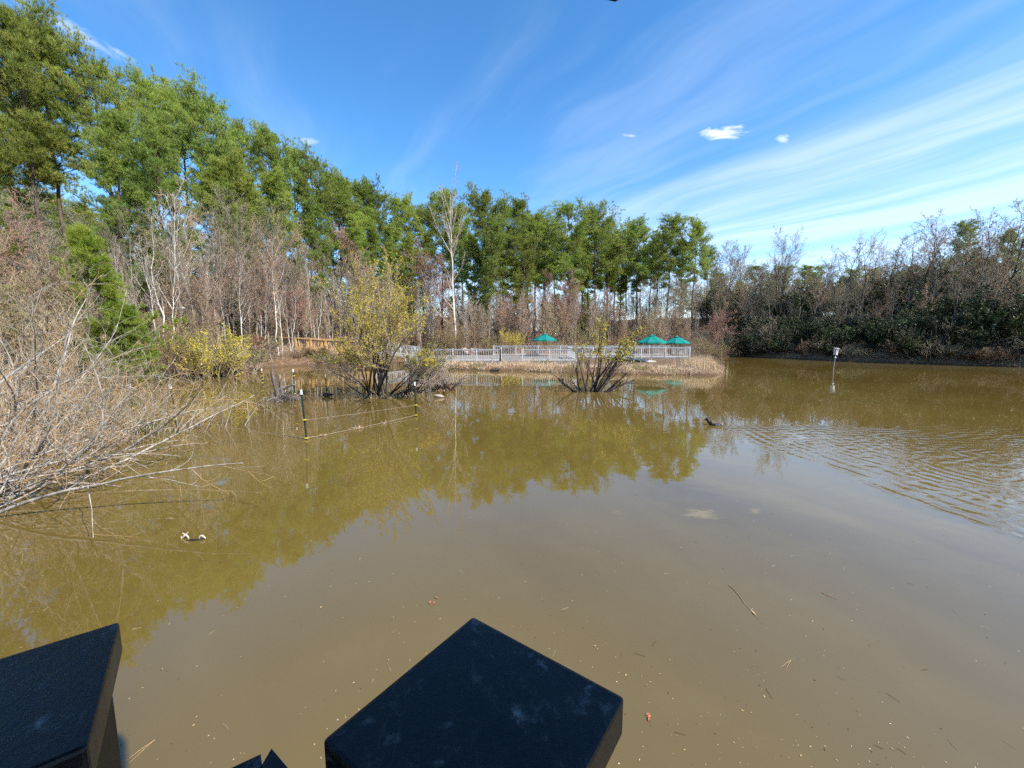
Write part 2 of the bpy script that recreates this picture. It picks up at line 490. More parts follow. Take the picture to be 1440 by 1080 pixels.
def height(x, y):
    x = np.asarray(x, float).ravel(); y = np.asarray(y, float).ravel()
    sd = sdist(x, y) + 0.25 * np.sin(x * 1.7 + y * .6) * np.cos(y * 1.3 - x * .4)
    s = np.maximum(sd, 0)
    wl = sm((-x - 11) / 14); wr = sm((x - 19) / 12)
    h = 0.32 * (1 - np.exp(-s / 0.5)) + 2.6 * (1 - np.exp(-s / 38)) * (1 - wl)
    h += wl * 9.5 * (1 - np.exp(-s * 0.24 / 9.5)) + wr * 4.2 * (1 - np.exp(-s / 9))
    h += 0.10 * np.sin(x * 0.9) * np.sin(y * 0.8 + 1) * np.minimum(s / 4, 1) + 0.05 * np.sin(x * 2.3 + 2) * np.sin(y * 2.6) * np.minimum(s / 2, 1)
    inpt = sm((x + 14) / 4) * sm((21.5 - x) / 3) * sm((51 - y) / 5)      # the low grassy point
    h = h * (1 - inpt) + np.minimum(h, 0.34 + 0.02 * np.sin(x * 3) * np.sin(y * 2.4)) * inpt
    return np.where(sd > 0, h + 0.02, np.maximum(-1.2, -0.05 + sd * 0.45))

def gz(x, y): return float(height([x], [y])[0])

def axis(lo, a, b, hi, step):
    o1 = -np.geomspace(step * 1.5, a - lo, 26)[::-1] + a
    o2 = np.geomspace(step * 1.5, hi - b, 26) + b
    return np.concatenate([o1, np.arange(a, b + 1e-6, step), o2])

gx = axis(-900, -50, 62, 900, 0.5); gy = axis(-300, -12, 80, 1500, 0.5)
XX, YY = np.meshgrid(gx, gy, indexing='ij')
ZZ = height(XX, YY).reshape(XX.shape)
mb = MB()
nx, ny = XX.shape
id_ = np.arange(nx * ny).reshape(nx, ny)
mb.add(np.stack([XX, YY, ZZ], -1).reshape(-1, 3), np.stack([id_[:-1, :-1], id_[1:, :-1], id_[1:, 1:], id_[:-1, 1:]], -1).reshape(-1, 4))
def ground_mat():
    m, nt, b = newmat('leaf_litter')
    tc = nt.nodes.new('ShaderNodeTexCoord'); ob = tc.outputs['Object']
    n1, n2, n3 = noise(nt, ob, 0.25, 4), noise(nt, ob, 3.0, 6, 0.7), noise(nt, ob, 18.0, 4, 0.7)
    c = mixc(nt, n2.smooth(0.35, 0.65), (0.19, 0.115, 0.065), (0.105, 0.066, 0.042))
    c = mixc(nt, n3.smooth(0.52, 0.7), c, (0.30, 0.20, 0.12))
    c = mixc(nt, n1.smooth(0.5, 0.7) * 0.5, c, (0.12, 0.115, 0.05))
    x, y, z = sepxyz(nt, ob)
    c = mixc(nt, z.smooth(0.22, 0.05), c, (0.10, 0.062, 0.036))
    nt.links.new(c, b.inputs['Base Color']); b.inputs['Roughness'].default_value = 0.95
    b.inputs['Specular IOR Level'].default_value = 0.15
    bn = nt.nodes.new('ShaderNodeBump'); bn.inputs['Distance'].default_value = 0.06
    nt.links.new((n2 + n3 * 0.5).s, bn.inputs['Height']); nt.links.new(bn.outputs[0], b.inputs['Normal'])
    return m
tag(obj('ground', mb.mesh('ground', [ground_mat()], True)), kind='structure')

# water: murky brown body under a calm mirror, with a swimming duck's wake
DUCK = W(1005, 598)
def water_mat():
    m, nt, b = newmat('pond_water')
    tc = nt.nodes.new('ShaderNodeTexCoord'); ob = tc.outputs['Object']
    x, y, z = sepxyz(nt, ob)
    n1 = noise(nt, ob, 0.16, 3)
    n2 = noise(nt, ob, 1.1, 5, 0.6)
    c = mixc(nt, n1.smooth(0.35, 0.65), (0.138, 0.094, 0.022), (0.116, 0.077, 0.017))
    c = mixc(nt, n2.smooth(0.48, 0.75) * 0.35, c, (0.158, 0.113, 0.034))
    nt.links.new(c, b.inputs['Base Color'])
    b.inputs['Roughness'].default_value = 0.012
    b.inputs['IOR'].default_value = 1.82
    b.inputs['Specular IOR Level'].default_value = 0.5
    # ripples in metres
    rp = noise(nt, comb(nt, x * 1.0, y * 1.6, 0.0), 2.2, 3, 0.5) * 0.0016
    sw = noise(nt, comb(nt, x * 0.5, y * 1.0, 3.0), 0.55, 2, 0.4) * 0.0045
    patch = noise(nt, ob, 0.09, 2).smooth(0.40, 0.62)
    h = (rp * (patch * 0.8 + 0.25) + sw)
    rx, ry = x - DUCK.x, y - DUCK.y
    dist = (rx * rx + ry * ry).sqrt()
    wb = noise(nt, ob, 0.8, 4) * 0.75 + noise(nt, ob, 3.0, 3) * 0.14
    # two arms of the wake; s = distance inside each arm, u = distance along it
    def arm(ax, ay, sgn, lam, amp, dec):
        l = math.hypot(ax, ay); ax, ay = ax / l, ay / l
        u = rx * ax + ry * ay
        s = (rx * (-ay) + ry * ax) * sgn + wb * u.smooth(0.0, 3.0) - 0.18
        e = (s * (-1.0 / dec)).exp().min(1.0) * s.smooth(-0.12, 0.06)
        return (s * (2 * math.pi / lam)).sin() * e * u.smooth(0.05, 0.5) * u.smooth(13.0, 5.0) * amp
    brk = noise(nt, ob, 1.6, 3).smooth(0.34, 0.62)
    h = h + brk * (arm(4.7, -0.75, -1, 0.26, 0.0040, 1.5) + arm(0.95, -6.6, 1, 0.30, 0.0048, 1.9))
    ringm = rx.smooth(0.4, 2.5) * (0.0 - ry).smooth(-0.5, 1.0) * dist.smooth(13, 6)
    cross = ((rx * 0.55 - ry * 0.95 + wb * 2.0) * (2 * math.pi / 0.36)).sin() * 0.0032
    h = h + cross * ringm * noise(nt, ob, 0.7, 2).smooth(0.38, 0.62)
    bn = nt.nodes.new('ShaderNodeBump'); bn.inputs['Distance'].default_value = 1.0
    nt.links.new(h.s, bn.inputs['Height']); nt.links.new(bn.outputs[0], b.inputs['Normal'])
    return m
mb = MB()
mb.add([(-40, -45, 0), (70, -45, 0), (70, 60, 0), (-40, 60, 0)], [(0, 1, 2, 3)])
tag(obj('water', mb.mesh('water', [water_mat()])), kind='structure')
# ================================================================== plants: one mesh set per kind, then copies
def trunk_poly(r, H, K, wob, lean=0.0):
    z = np.linspace(-0.35, H, K)
    off = np.cumsum(r.normal(size=(K, 2)) * wob, axis=0); off -= off[0]
    a = r.random() * 6.28
    off += np.outer(np.maximum(z, 0) * lean, [math.cos(a), math.sin(a)])
    return np.column_stack([off, z])

def pine_kind(seed, H=22.0, cb=0.50, Rm=3.6, n_main=46, m_t=13, blade=0.38, bw=0.021, n_bl=18, r0=0.21, cone=False, upl=0.25, nsec=9, stubs=14, mats=None, spread=1.0):
    r = np.random.default_rng(seed)
    tp = trunk_poly(r, H, 14, 0.10 * H / 22, 0.02 * r.random())
    tz = np.linspace(0, 1, 14)
    tr = r0 * (1 - 0.88 * tz ** 1.15) ; tr[0] *= 1.35
    mb = MB(); mb.tubes(tp[None], tr[None], 8)
    t = cb + (0.985 - cb) * (np.arange(n_main) + r.random(n_main)) / n_main
    tt = (t - cb) / (1 - cb)
    az = np.arange(n_main) * 2.399 + r.normal(size=n_main) * 0.5
    if cone: L = Rm * (1.0 - tt) ** 0.62 + 0.25
    else: L = Rm * np.clip(0.62 + 0.9 * tt, 0, 1) * np.sqrt(np.clip(1 - (tt * 0.97) ** 3.2, 0, 1)) + 0.4
    ph = r.random(3) * 6.28
    lob = 0.88 + 0.22 * np.sin(az * 2 + ph[0] + tt * 4) + 0.16 * np.sin(az * 3 + ph[1] - tt * 7)
    L = L * lob * (0.62 + 0.5 * r.random(n_main))
    keep = r.random(n_main) > 0.08; t, tt, az, L = t[keep], tt[keep], az[keep], L[keep]
    el = np.radians((8 + 46 * tt) if not cone else (18 + 38 * tt)) + r.normal(size=len(t)) * 0.16
    d = np.stack([np.cos(az) * np.cos(el), np.sin(az) * np.cos(el), np.sin(el)], -1)
    p, _ = at_t(tp[None], t[None]); p = p[0]
    Q = walk(p, d, L, 7, 0.22 if not cone else 0.45, 0.16, r)
    br = np.maximum(0.018, 0.030 * L / 3.0 * (r0 / .21) * 1.3)[:, None] * np.linspace(1, 0.35, 7)[None]
    mb.tubes(Q, br, 4)
    if stubs:
        ts = 0.2 + (cb + 0.05 - 0.2) * r.random(stubs); a2 = r.random(stubs) * 6.28
        ps, _ = at_t(tp[None], ts[None])
        ds = np.stack([np.cos(a2), np.sin(a2), 0.1 - 0.5 * r.random(stubs)], -1)
        S = walk(ps[0], ds, 0.5 + 1.6 * r.random(stubs), 4, -0.05, 0.2, r)
        mb.tubes(S, np.full((stubs, 4), 0.02), 3)
    S1, R1 = grow(r, Q, br, nsec, 0.28, 1.0, 48, 15, 0.46, 4, upl, 0.2, 0.6, 0.010, 0.5, 0.45)
    mb.tubes(S1, R1, 3)
    pts, dd = [], []
    if cone:
        tq = 0.25 + 0.75 * r.random((len(S1), m_t)); a, b = at_t(S1, tq); pts.append(a.reshape(-1, 3)); dd.append(b.reshape(-1, 3))
        tq = 0.55 + 0.45 * r.random((len(Q), m_t)); a, b = at_t(Q, tq); pts.append(a.reshape(-1, 3)); dd.append(b.reshape(-1, 3))
    else:       # puffs of needles toward the branch ends
        for PP, tt_, k in ((S1, (0.6, 1.0), 6), (Q, (0.6, 0.8, 1.0), 7)):
            for t_ in tt_:
                a, b = at_t(PP, np.clip(t_ - 0.14 * r.random((len(PP), 1)), 0, .999))
                a = np.repeat(a, k, axis=1); b = np.repeat(b, k, axis=1)
                a = a + r.normal(size=a.shape) * np.array([.25, .25, .08])
                pts.append(a.reshape(-1, 3)); dd.append(b.reshape(-1, 3))
    tq = 0.9 + 0.1 * r.random((1, 12)); a, b = at_t(tp[None], tq); pts.append(a.reshape(-1, 3)); dd.append(b.reshape(-1, 3))
    pts, dd = np.concatenate(pts), np.concatenate(dd)
    if cone: pts = pts + r.normal(size=pts.shape) * blade * 0.30
    N = len(pts)
    pts = np.repeat(pts, n_bl, axis=0)
    dirs = nrm(np.repeat(dd, n_bl, axis=0) * 0.75 + r.normal(size=(N * n_bl, 3)) * (0.62 if cone else 0.50) + np.array([0, 0, 0.55 if cone else 0.7]))
    ml = MB(); blades(ml, pts, dirs, blade * (0.7 + 0.5 * r.random(N * n_bl)), bw * (0.7 + .6 * r.random(N * n_bl)), r, 0, 0.12)
    mats = mats or ('pine_bark', 'needles')
    return [('trunk', mb.mesh('pine_trunk', [M[mats[0]]], True)), ('crown', ml.mesh('pine_crown', [M[mats[1]]]))], H

def bare_kind(seed, H=13.0, r0=0.13, n1=14, n2=7, n3=5, n4=3, t0=0.3, ang=48, L1=0.5, up=0.45, wig=0.16, rmin=0.011, trunk='grey_bark', twig='grey_twig', wob=0.09, gn=False, l2=0.5, l3=0.5, stems=1, fan=0.0, tl=0.6):
    r = np.random.default_rng(seed)
    mb = MB(); mt = MB()
    for s in range(stems):
        tp = trunk_poly(r, H * (1 if s == 0 else 0.7 + 0.3 * r.random()), 12, wob * H / 13, 0.03 + (0.10 if stems > 1 else 0) * r.random() + fan)
        if s: tp[:, :2] += r.normal(size=2) * 0.18
        tr = r0 * (1 if s == 0 else 0.8) * (1 - 0.90 * np.linspace(0, 1, 12)); tr[0] *= 1.3
        tr = np.maximum(tr, rmin)
        mb.tubes(tp[None], tr[None], 6)
        Q, Rq = grow(r, tp[None], tr[None], n1, t0, 0.99, ang, 10, L1, 8, up, wig, 0.55, rmin * 1.5, 0.3, tl)
        mb.tubes(Q, Rq, 4)
        A, Ra = grow(r, Q, Rq, n2, 0.2, 1.0, 42, 12, l2, 6, up * 0.7, wig * 1.3, 0.6, rmin * 1.15, 0.5)
        mt.tubes(A, Ra, 3)
        if n3:
            B, Rb = grow(r, A, Ra, n3, 0.15, 1.0, 42, 14, l3, 4, up * 0.5, wig * 1.4, 0.7, rmin, 0.7, 0.4)
            mt.tubes(B, Rb, 3)
            if n4:
                C, Rc = grow(r, B, Rb, n4, 0.2, 1.0, 40, 15, 0.55, 3, up * 0.3, wig * 1.4, 0.8, rmin * 0.85, 0.8, 0.3)
                mt.tubes(C, Rc, 3)
    return [('trunk', mb.mesh('bare_trunk', [M[trunk]], True)), ('crown', mt.mesh('bare_crown', [M[twig]], True))], H

def shrub_kind(seed, H=2.5, n0=12, spread=0.7, n1=6, n2=5, rmin=0.006, r0=0.03, bark='brown_twig', leaf=None, nleaf=6, lsize=0.07, up=0.35, wig=0.2, wood='stem', rad=0.25, lz=0.0, asp=0.55):
    r = np.random.default_rng(seed)
    mb = MB()
    a = r.random(n0) * 6.28
    tilt = spread * (0.25 + 0.9 * r.random(n0))
    d = np.stack([np.cos(a) * np.sin(tilt), np.sin(a) * np.sin(tilt), np.cos(tilt)], -1)
    p = np.stack([np.cos(a) * rad * r.random(n0), np.sin(a) * rad * r.random(n0), np.full(n0, -0.12)], -1)
    L = H * (0.75 + 0.4 * r.random(n0))
    Q = walk(p, d, L, 9, up, wig, r)
    Rq = np.maximum(r0 * (0.6 + 0.6 * r.random(n0))[:, None] * np.linspace(1, 0.2, 9)[None], rmin)
    mb.tubes(Q, Rq, 5)
    A, Ra = grow(r, Q, Rq, n1, 0.25, 1.0, 40, 12, 0.5, 6, up, wig, 0.6, rmin, 0.5)
    mb.tubes(A, Ra, 3)
    B, Rb = grow(r, A, Ra, n2, 0.15, 1.0, 40, 14, 0.5, 4, up * .7, wig, 0.7, rmin, 0.7, 0.4)
    mb.tubes(B, Rb, 3)
    out = [(wood, mb.mesh('shrub_stem', [M[bark]], True))]
    if leaf:
        ml = MB()
        pts = np.concatenate([at_t(B, 0.15 + 0.85 * r.random((len(B), nleaf)))[0].reshape(-1, 3), at_t(A, 0.4 + 0.6 * r.random((len(A), nleaf)))[0].reshape(-1, 3)])
        pts = pts + r.normal(size=pts.shape) * lsize * 0.4
        pts = pts[pts[:, 2] > lz]
        leafquads(ml, pts, lsize, r, 0, asp)
        out.append(('foliage', ml.mesh('shrub_foliage', [M[leaf]])))
    return out, H

HT = {}
def true_height(parts):
    k = parts[0][1].name
    if k not in HT:
        zs = []
        for _, me in parts:
            v = np.empty(len(me.vertices) * 3, np.float32); me.vertices.foreach_get('co', v); zs.append(v[2::3])
        HT[k] = float(np.percentile(np.concatenate(zs), 99.7))
    return HT[k]

def plant(kind, name, label, cat, x, y, h=None, group=None, rz=None, z=None, wide=1.0, tilt=0.0):
    parts, H = kind
    H = true_height(parts)
    s = (h / H) if h else 1.0
    if z is None: z = gz(x, y)
    t = thing(name, label, cat, (x, y, z), random.random() * 6.28 if rz is None else rz, group, (s * wide, s * wide, s))
    if tilt: t.rotation_euler = (random.uniform(-tilt, tilt), random.uniform(-tilt, tilt), t.rotation_euler.z)
    for nm, me in parts: obj(nm, me, t)
    return t

def plant_top(kind, name, label, cat, px, py, d, group=None, **k):
    x, zt = TOP(px, py, d)
    g = gz(x, d)
    return plant(kind, name, label, cat, x, d, max(1.5, zt - g), group, z=g, **k)

PINES = [pine_kind(101, 22, 0.50, 4.5, 46), pine_kind(102, 22, 0.42, 4.0, 50), pine_kind(103, 22, 0.58, 4.7, 42), pine_kind(104, 22, 0.46, 3.8, 48),
         pine_kind(105, 22, 0.38, 4.8, 56)]
FULLPINES = [pine_kind(111, 20, 0.16, 3.8, 58, stubs=0, r0=0.2), pine_kind(112, 20, 0.22, 3.5, 54, stubs=0, r0=0.2)]
YOUNG = [pine_kind(121, 9, 0.06, 3.7, 50, 3, 0.42, 0.018, 56, 0.10, True, 0.55, 6, 0, ('pine_bark', 'needles_young')),
         pine_kind(122, 9, 0.05, 3.4, 44, 3, 0.42, 0.018, 56, 0.09, True, 0.55, 6, 0, ('pine_bark', 'needles_young'))]

# ---- left hill: silhouette pines (pixel of the top, forward distance)
G1 = 'tall pines on the hill left of the pond'
L1 = 'tall full-crowned pine on the hillside at the left of the pond'
for i, (px, py, d, k) in enumerate([(-95, -60, 37, 4), (8, -8, 38, 1), (62, 24, 41, 0), (138, 76, 42, 4), (196, 99, 44, 2), (243, 110, 48, 0), (292, 127, 47, 4),
                                    (378, 168, 49, 1), (442, 216, 54, 4), (30, 90, 47, 3), (335, 176, 56, 2), (410, 205, 58, 3)]):
    plant_top(PINES[k], 'pine_tree', L1, 'pine tree', px, py, d, G1, wide=0.95)
L1b = 'mid-height bushy pine standing below the tall pines on the left slope'
G1b = 'lower bushy pines on the left slope'
for (px, py, d, k) in [(146, 152, 35, 0), (222, 160, 36, 1), (300, 220, 43, 1), (430, 282, 46, 0), (390, 240, 48, 1), (345, 250, 46, 0), (335, 215, 44, 1)]:
    plant_top(FULLPINES[k], 'bushy_pine', L1b, 'pine tree', px, py, d, G1b)
G2 = 'pines in the middle of the far shore'
L2 = 'tall green pine in the dense middle stretch of the far treeline'
for (px, py, d, k) in [(472, 234, 56, 1), (487, 246, 58, 4), (506, 252, 60, 0), (536, 266, 60, 4), (565, 267, 61, 1), (590, 285, 64, 0), (620, 268, 68, 2), (650, 285, 70, 3)]:
    plant_top(PINES[k], 'pine_tree', L2, 'pine tree', px, py, d, G2)
for (px, py, d, k) in [(500, 300, 54, 1), (545, 318, 54, 0), (575, 330, 55, 1), (520, 290, 57, 0), (665, 330, 60, 1)]:
    plant_top(FULLPINES[k], 'bushy_pine', 'green pine with low branches in front of the middle far shore treeline', 'pine tree', px, py, d, 'low-branched pines in the middle of the far shore')
G3 = 'long-trunked pines right of the pale bare tree'
L3 = 'tall pine with long bare trunk and high crown in the row behind the railings'
for (px, py, d, k) in [(683, 259, 62, 1), (708, 282, 64, 4), (729, 277, 66, 3), (752, 290, 64, 1), (770, 300, 70, 0), (690, 300, 58, 4), (735, 330, 60, 4), (820, 310, 72, 3), (868, 318, 70, 1), (858, 304, 66, 3), (884, 314, 72, 1), (640, 320, 74, 0), (700, 325, 76, 2), (745, 318, 78, 0), (780, 322, 74, 2), (812, 330, 70, 2), (830, 335, 78, 0), (872, 338, 74, 2), (918, 340, 72, 2), (925, 322, 68, 0), (960, 335, 70, 2), (1000, 345, 72, 2), (850, 345, 82, 2), (905, 350, 82, 0), (765, 345, 84, 2)]:
    plant_top(PINES[k], 'pine_tree', L3, 'pine tree', px, py, d, G3)
plant_top(PINES[4], 'pine_tree', 'broad dense pine with the tallest crown above the middle of the white railings', 'pine tree', 801, 280, 62)
plant_top(PINES[0], 'pine_tree', 'pine with a dark narrow crown just right of the broad dense one', 'pine tree', 840, 286, 64)
plant_top(PINES[2], 'pine_tree', 'pine with a rounded crown, third from the right end of the tall row', 'pine tree', 900, 305, 63)
plant_top(PINES[2], 'pine_tree', 'pine with a wide flat-topped crown, second from the right end of the tall row', 'pine tree', 941, 301, 62, rz=1.3)
plant_top(PINES[0], 'pine_tree', 'rightmost tall pine of the row behind the umbrellas', 'pine tree', 982, 305, 60, rz=2.2)

# ---- bare trees
BARE_TALL = [bare_kind(201, 13, 0.12, 16, 7, 5, 3, 0.25, 40, 0.42, 0.5), bare_kind(202, 13, 0.10, 15, 7, 5, 3, 0.35, 36, 0.40, 0.55, wob=0.12),
             bare_kind(203, 13, 0.11, 16, 8, 5, 3, 0.22, 48, 0.45, 0.4, twig='brown_twig')]
BARE_WHITE = [bare_kind(211, 13, 0.095, 13, 6, 4, 3, 0.35, 38, 0.36, 0.5, trunk='white_bark', twig='tan_bark', wob=0.10, rmin=0.010),
              bare_kind(212, 12, 0.085, 11, 6, 4, 3, 0.30, 34, 0.38, 0.5, trunk='white_bark', twig='tan_bark', wob=0.12, stems=2, rmin=0.010)]
MAPLE = [bare_kind(221, 12, 0.10, 17, 8, 6, 4, 0.25, 38, 0.42, 0.5, trunk='grey_bark', twig='red_twig', rmin=0.014),
         bare_kind(222, 11, 0.09, 16, 8, 6, 4, 0.25, 42, 0.44, 0.45, trunk='grey_bark', twig='red_twig', rmin=0.013, stems=2)]
SAPL = [bare_kind(231, 7, 0.035, 10, 6, 4, 2, 0.15, 30, 0.36, 0.5, trunk='tan_bark', twig='brown_twig', stems=4, rmin=0.009, wob=0.10),
        bare_kind(232, 7, 0.040, 10, 6, 4, 2, 0.2, 32, 0.34, 0.5, trunk='grey_bark', twig='brown_twig', stems=3, rmin=0.009, wob=0.08),
        bare_kind(233, 6, 0.030, 9, 6, 4, 2, 0.1, 38, 0.42, 0.45, trunk='brown_twig', twig='brown_twig', stems=5, rmin=0.009, wob=0.12),
        bare_kind(234, 8, 0.045, 12, 6, 4, 2, 0.3, 30, 0.30, 0.5, trunk='tan_bark', twig='tan_bark', stems=2, rmin=0.008, wob=0.08)]
GNARL = [bare_kind(241, 12, 0.13, 14, 7, 4, 2, 0.35, 42, 0.42, 0.30, 0.42, 0.012, 'dark_bark', 'grey_twig', 0.2),
         bare_kind(242, 12, 0.12, 14, 7, 4, 2, 0.42, 38, 0.40, 0.35, 0.45, 0.012, 'dark_bark', 'grey_twig', 0.22),
         bare_kind(243, 12, 0.12, 15, 7, 5, 2, 0.25, 46, 0.46, 0.25, 0.36, 0.012, 'dark_bark', 'brown_twig', 0.18, stems=2)]
FAN = bare_kind(251, 16, 0.20, 17, 9, 6, 4, 0.16, 30, 0.66, 0.40, 0.10, 0.013, 'dark_bark', 'grey_twig', 0.05, l2=0.46, l3=0.45, tl=0.55)

# the pale bare tree in the middle
def pale_tree():
    r = np.random.default_rng(77)
    H = 22.0
    mb, mt = MB(), MB()
    tp = trunk_poly(r, H * 0.97, 16, 0.07); tr = 0.15 * (1 - 0.93 * np.linspace(0, 1, 16)); tr[0] *= 1.3; tr = np.maximum(tr, .02)
    mb.tubes(tp[None], tr[None], 8)
    Q, Rq = grow(r, tp[None], tr[None], 15, 0.50, 0.95, 26, 5, 0.42, 10, 0.30, 0.07, 0.62, 0.022, 0.25, 0.62)
    mb.tubes(Q, Rq, 5)
    lo, Rl = grow(r, tp[None], tr[None], 7, 0.15, 0.5, 55, 8, 0.22, 7, 0.25, 0.12, 0.30, 0.018, 0.3, 0.2)
    mb.tubes(lo, Rl, 4)
    Q = np.concatenate([Q[:, ::3], lo[:, ::2]]); Rq = np.concatenate([Rq[:, ::3], Rl[:, ::2]])
    A, Ra = grow(r, Q, Rq, 9, 0.3, 1, 28, 8, 0.34, 6, 0.35, 0.1, 0.55, 0.013, 0.4); mt.tubes(A, Ra, 3)
    B, Rb = grow(r, A, Ra, 6, 0.2, 1, 32, 10, 0.42, 4, 0.3, 0.1, 0.7, 0.011, 0.6); mt.tubes(B, Rb, 3)
    return [('trunk', mb.mesh('pale_trunk', [M['white_bark']], True)), ('crown', mt.mesh('pale_crown', [M['tan_bark']], True))], H
plant_top(pale_tree(), 'bare_tree', 'tall pale-barked leafless tree standing alone above the thicket, left of the pine row', 'bare tree', 634, 234, 50, rz=0.4)

GL = 'bare trees on the left slope'
LL = 'leafless grey tree with fine twigs on the brushy left slope'
for i, (px, py, d) in enumerate([(30, 260, 27), (60, 330, 28), (255, 270, 33), (300, 300, 34), (330, 262, 37), (352, 300, 38), (395, 325, 40), (420, 345, 42),
                                 (440, 362, 44), (110, 300, 31), (175, 285, 33), (370, 340, 36), (505, 352, 48), (480, 370, 47), (280, 350, 31), (345, 370, 35), (545, 390, 50), (405, 300, 44), (460, 330, 47), (310, 285, 40), (230, 330, 38), (150, 330, 35), (380, 280, 45), (430, 320, 50)]):
    plant_top(BARE_TALL[i % 3], 'bare_tree', LL, 'bare tree', px, py, d, GL, wide=1.1)
for i, (px, py, d) in enumerate([(235, 240, 31), (218, 300, 29), (205, 330, 29), (268, 330, 32), (330, 345, 34), (318, 330, 36), (390, 380, 38), (403, 400, 39), (290, 310, 35), (440, 395, 42), (160, 330, 30), (180, 360, 31), (215, 380, 30), (250, 345, 33), (275, 385, 33), (300, 360, 35), (345, 385, 36), (360, 330, 38), (375, 360, 38), (415, 375, 41), (430, 330, 43), (460, 360, 46), (475, 395, 46), (500, 380, 48), (520, 400, 49), (550, 385, 50), (585, 395, 51), (605, 375, 52), (655, 400, 50), (590, 420, 50)]):
    plant_top(BARE_WHITE[i % 2], 'bare_tree', 'slender leafless tree with pale whitish bark on the left and far banks', 'bare tree', px, py, d, 'pale slender trees on the left bank', wide=(1.0 if i < 10 else 0.62))
for i, (px, py, d, lab) in enumerate([(490, 316, 52, 'reddish budding leafless maple under the pines above the yellow willow'), (600, 330, 54, 'reddish budding leafless tree left of the pale bare tree'),
                                 (578, 345, 56, 'smaller reddish leafless tree beside the one left of the pale bare tree'), (795, 378, 56, 'red-budded leafless tree in front of the pine trunks, above the shrub in the water'),
                                 (765, 380, 54, 'red-tinged leafless tree left of the red-budded one before the pine trunks'), (-30, 260, 24, 'reddish leafless tree at the left edge of the picture'), (860, 402, 55, 'red-tinged leafless tree beside the pine trunks behind the green umbrellas'),
                                 (1018, 425, 50, 'reddish leafless tree at the right end of the deck thicket'), (310, 355, 36, 'reddish leafless tree on the left slope above the yellow bush'), (360, 345, 39, 'red-budded leafless tree on the left slope, right of the one above the yellow bush'), (535, 372, 51, 'rose-tinged leafless tree behind the yellow willow, right of the maple'), (405, 385, 40, 'low reddish leafless tree just above the left end of the wooden bridge'), (716, 405, 51, 'reddish leafless tree in the thicket right of the pale bare tree')]):
    plant_top(MAPLE[i % 2], 'maple_tree', lab, 'bare tree', px, py, d, wide=1.15)
# thicket saplings behind the bridge and the deck
GS = 'thicket saplings on the far bank'
LS = 'thin brown leafless sapling in the thicket along the far bank'
rs = np.random.default_rng(5)
cnt = 0
for k in range(2000):
    if cnt >= 150: break
    px = rs.uniform(395, 1040)
    d = rs.uniform(47.5, 62) if px > 560 else rs.uniform(39 + (px - 395) * 0.05, 58)
    x = (px - 720) / F * d
    if sdist([x], [d])[0] < 1.0 or (-9.5 < x < 18.7 and d < 47): continue
    plant(SAPL[cnt % 4], 'bare_sapling', LS, 'sapling', x, d, rs.uniform(4.5, 7.6) * (0.8 if px > 880 else 1.0), GS); cnt += 1
GS2 = 'brushy saplings on the left bank'
cnt = 0
for k in range(2000):
    if cnt >= 75: break
    px = rs.uniform(-60, 365); d = rs.uniform(14, 42)
    x = (px - 720) / F * d
    s = sdist([x], [d])[0]
    if s < 0.8 or s > 16: continue
    plant(SAPL[cnt % 4], 'bare_sapling', 'thin leafless sapling in the brush on the left bank', 'sapling', x, d, rs.uniform(3.2, 6.5), GS2); cnt += 1

# ---- right bank
plant_top(FAN, 'bare_tree', 'broad dark leafless tree with a fan-shaped crown on the right far bank', 'bare tree', 1104, 318, 55, rz=0.5)
for i, (px, py, d) in enumerate([(1160, 345, 54), (1195, 332, 52), (1225, 322, 52), (1262, 335, 50), (1290, 322, 50), (1312, 300, 47), (1340, 292, 46), (1362, 300, 45), (1392, 290, 45), (1420, 280, 44), (1445, 270, 42),
                                 (1240, 350, 56), (1330, 335, 54), (1400, 330, 52), (1470, 280, 40), (1375, 312, 50), (1180, 365, 58), (1275, 365, 55)]):
    plant_top(GNARL[i % 3], 'bare_tree', 'dark leafless tree with crooked upper branches in the right bank woods', 'bare tree', px, py, d, 'crooked bare trees on the right bank', wide=1.1)
for i, (px, py, d) in enumerate([(1045, 345, 62), (1030, 335, 66), (1062, 368, 60), (1130, 375, 60), (1010, 370, 62), (1150, 385, 52), (1215, 390, 46), (1260, 395, 44), (1305, 400, 42), (1350, 380, 40), (1390, 370, 40), (1430, 380, 38), (1085, 400, 54), (1180, 405, 49),
                                 (1020, 395, 58), (1050, 410, 56), (1110, 420, 54), (1235, 420, 45), (1285, 360, 48), (1410, 345, 44), (1370, 340, 45), (1320, 360, 46), (975, 385, 58), (945, 390, 60), (915, 390, 60)]):
    plant_top(BARE_TALL[i % 3], 'bare_tree', 'leafless grey-brown tree with fine twigs in the right bank woods', 'bare tree', px, py, d, 'fine-twigged bare trees on the right bank', wide=1.25)
for i, (px, py, d, k) in enumerate([(1366, 308, 58, 2), (1425, 322, 56, 0), (1150, 372, 74, 4), (1180, 392, 76, 1), (1300, 375, 70, 4), (1340, 380, 68, 1), (1230, 388, 74, 4), (1265, 380, 76, 2), (1085, 385, 80, 4), (1120, 390, 82, 1), (1455, 330, 55, 2), (1395, 365, 62, 4),
                                    (1040, 395, 86, 1), (1205, 395, 78, 0)]):
    plant_top(PINES[k], 'pine_tree', 'green pine partly hidden behind the bare trees of the right bank', 'pine tree', px, py, d, 'pines behind the right bank trees')
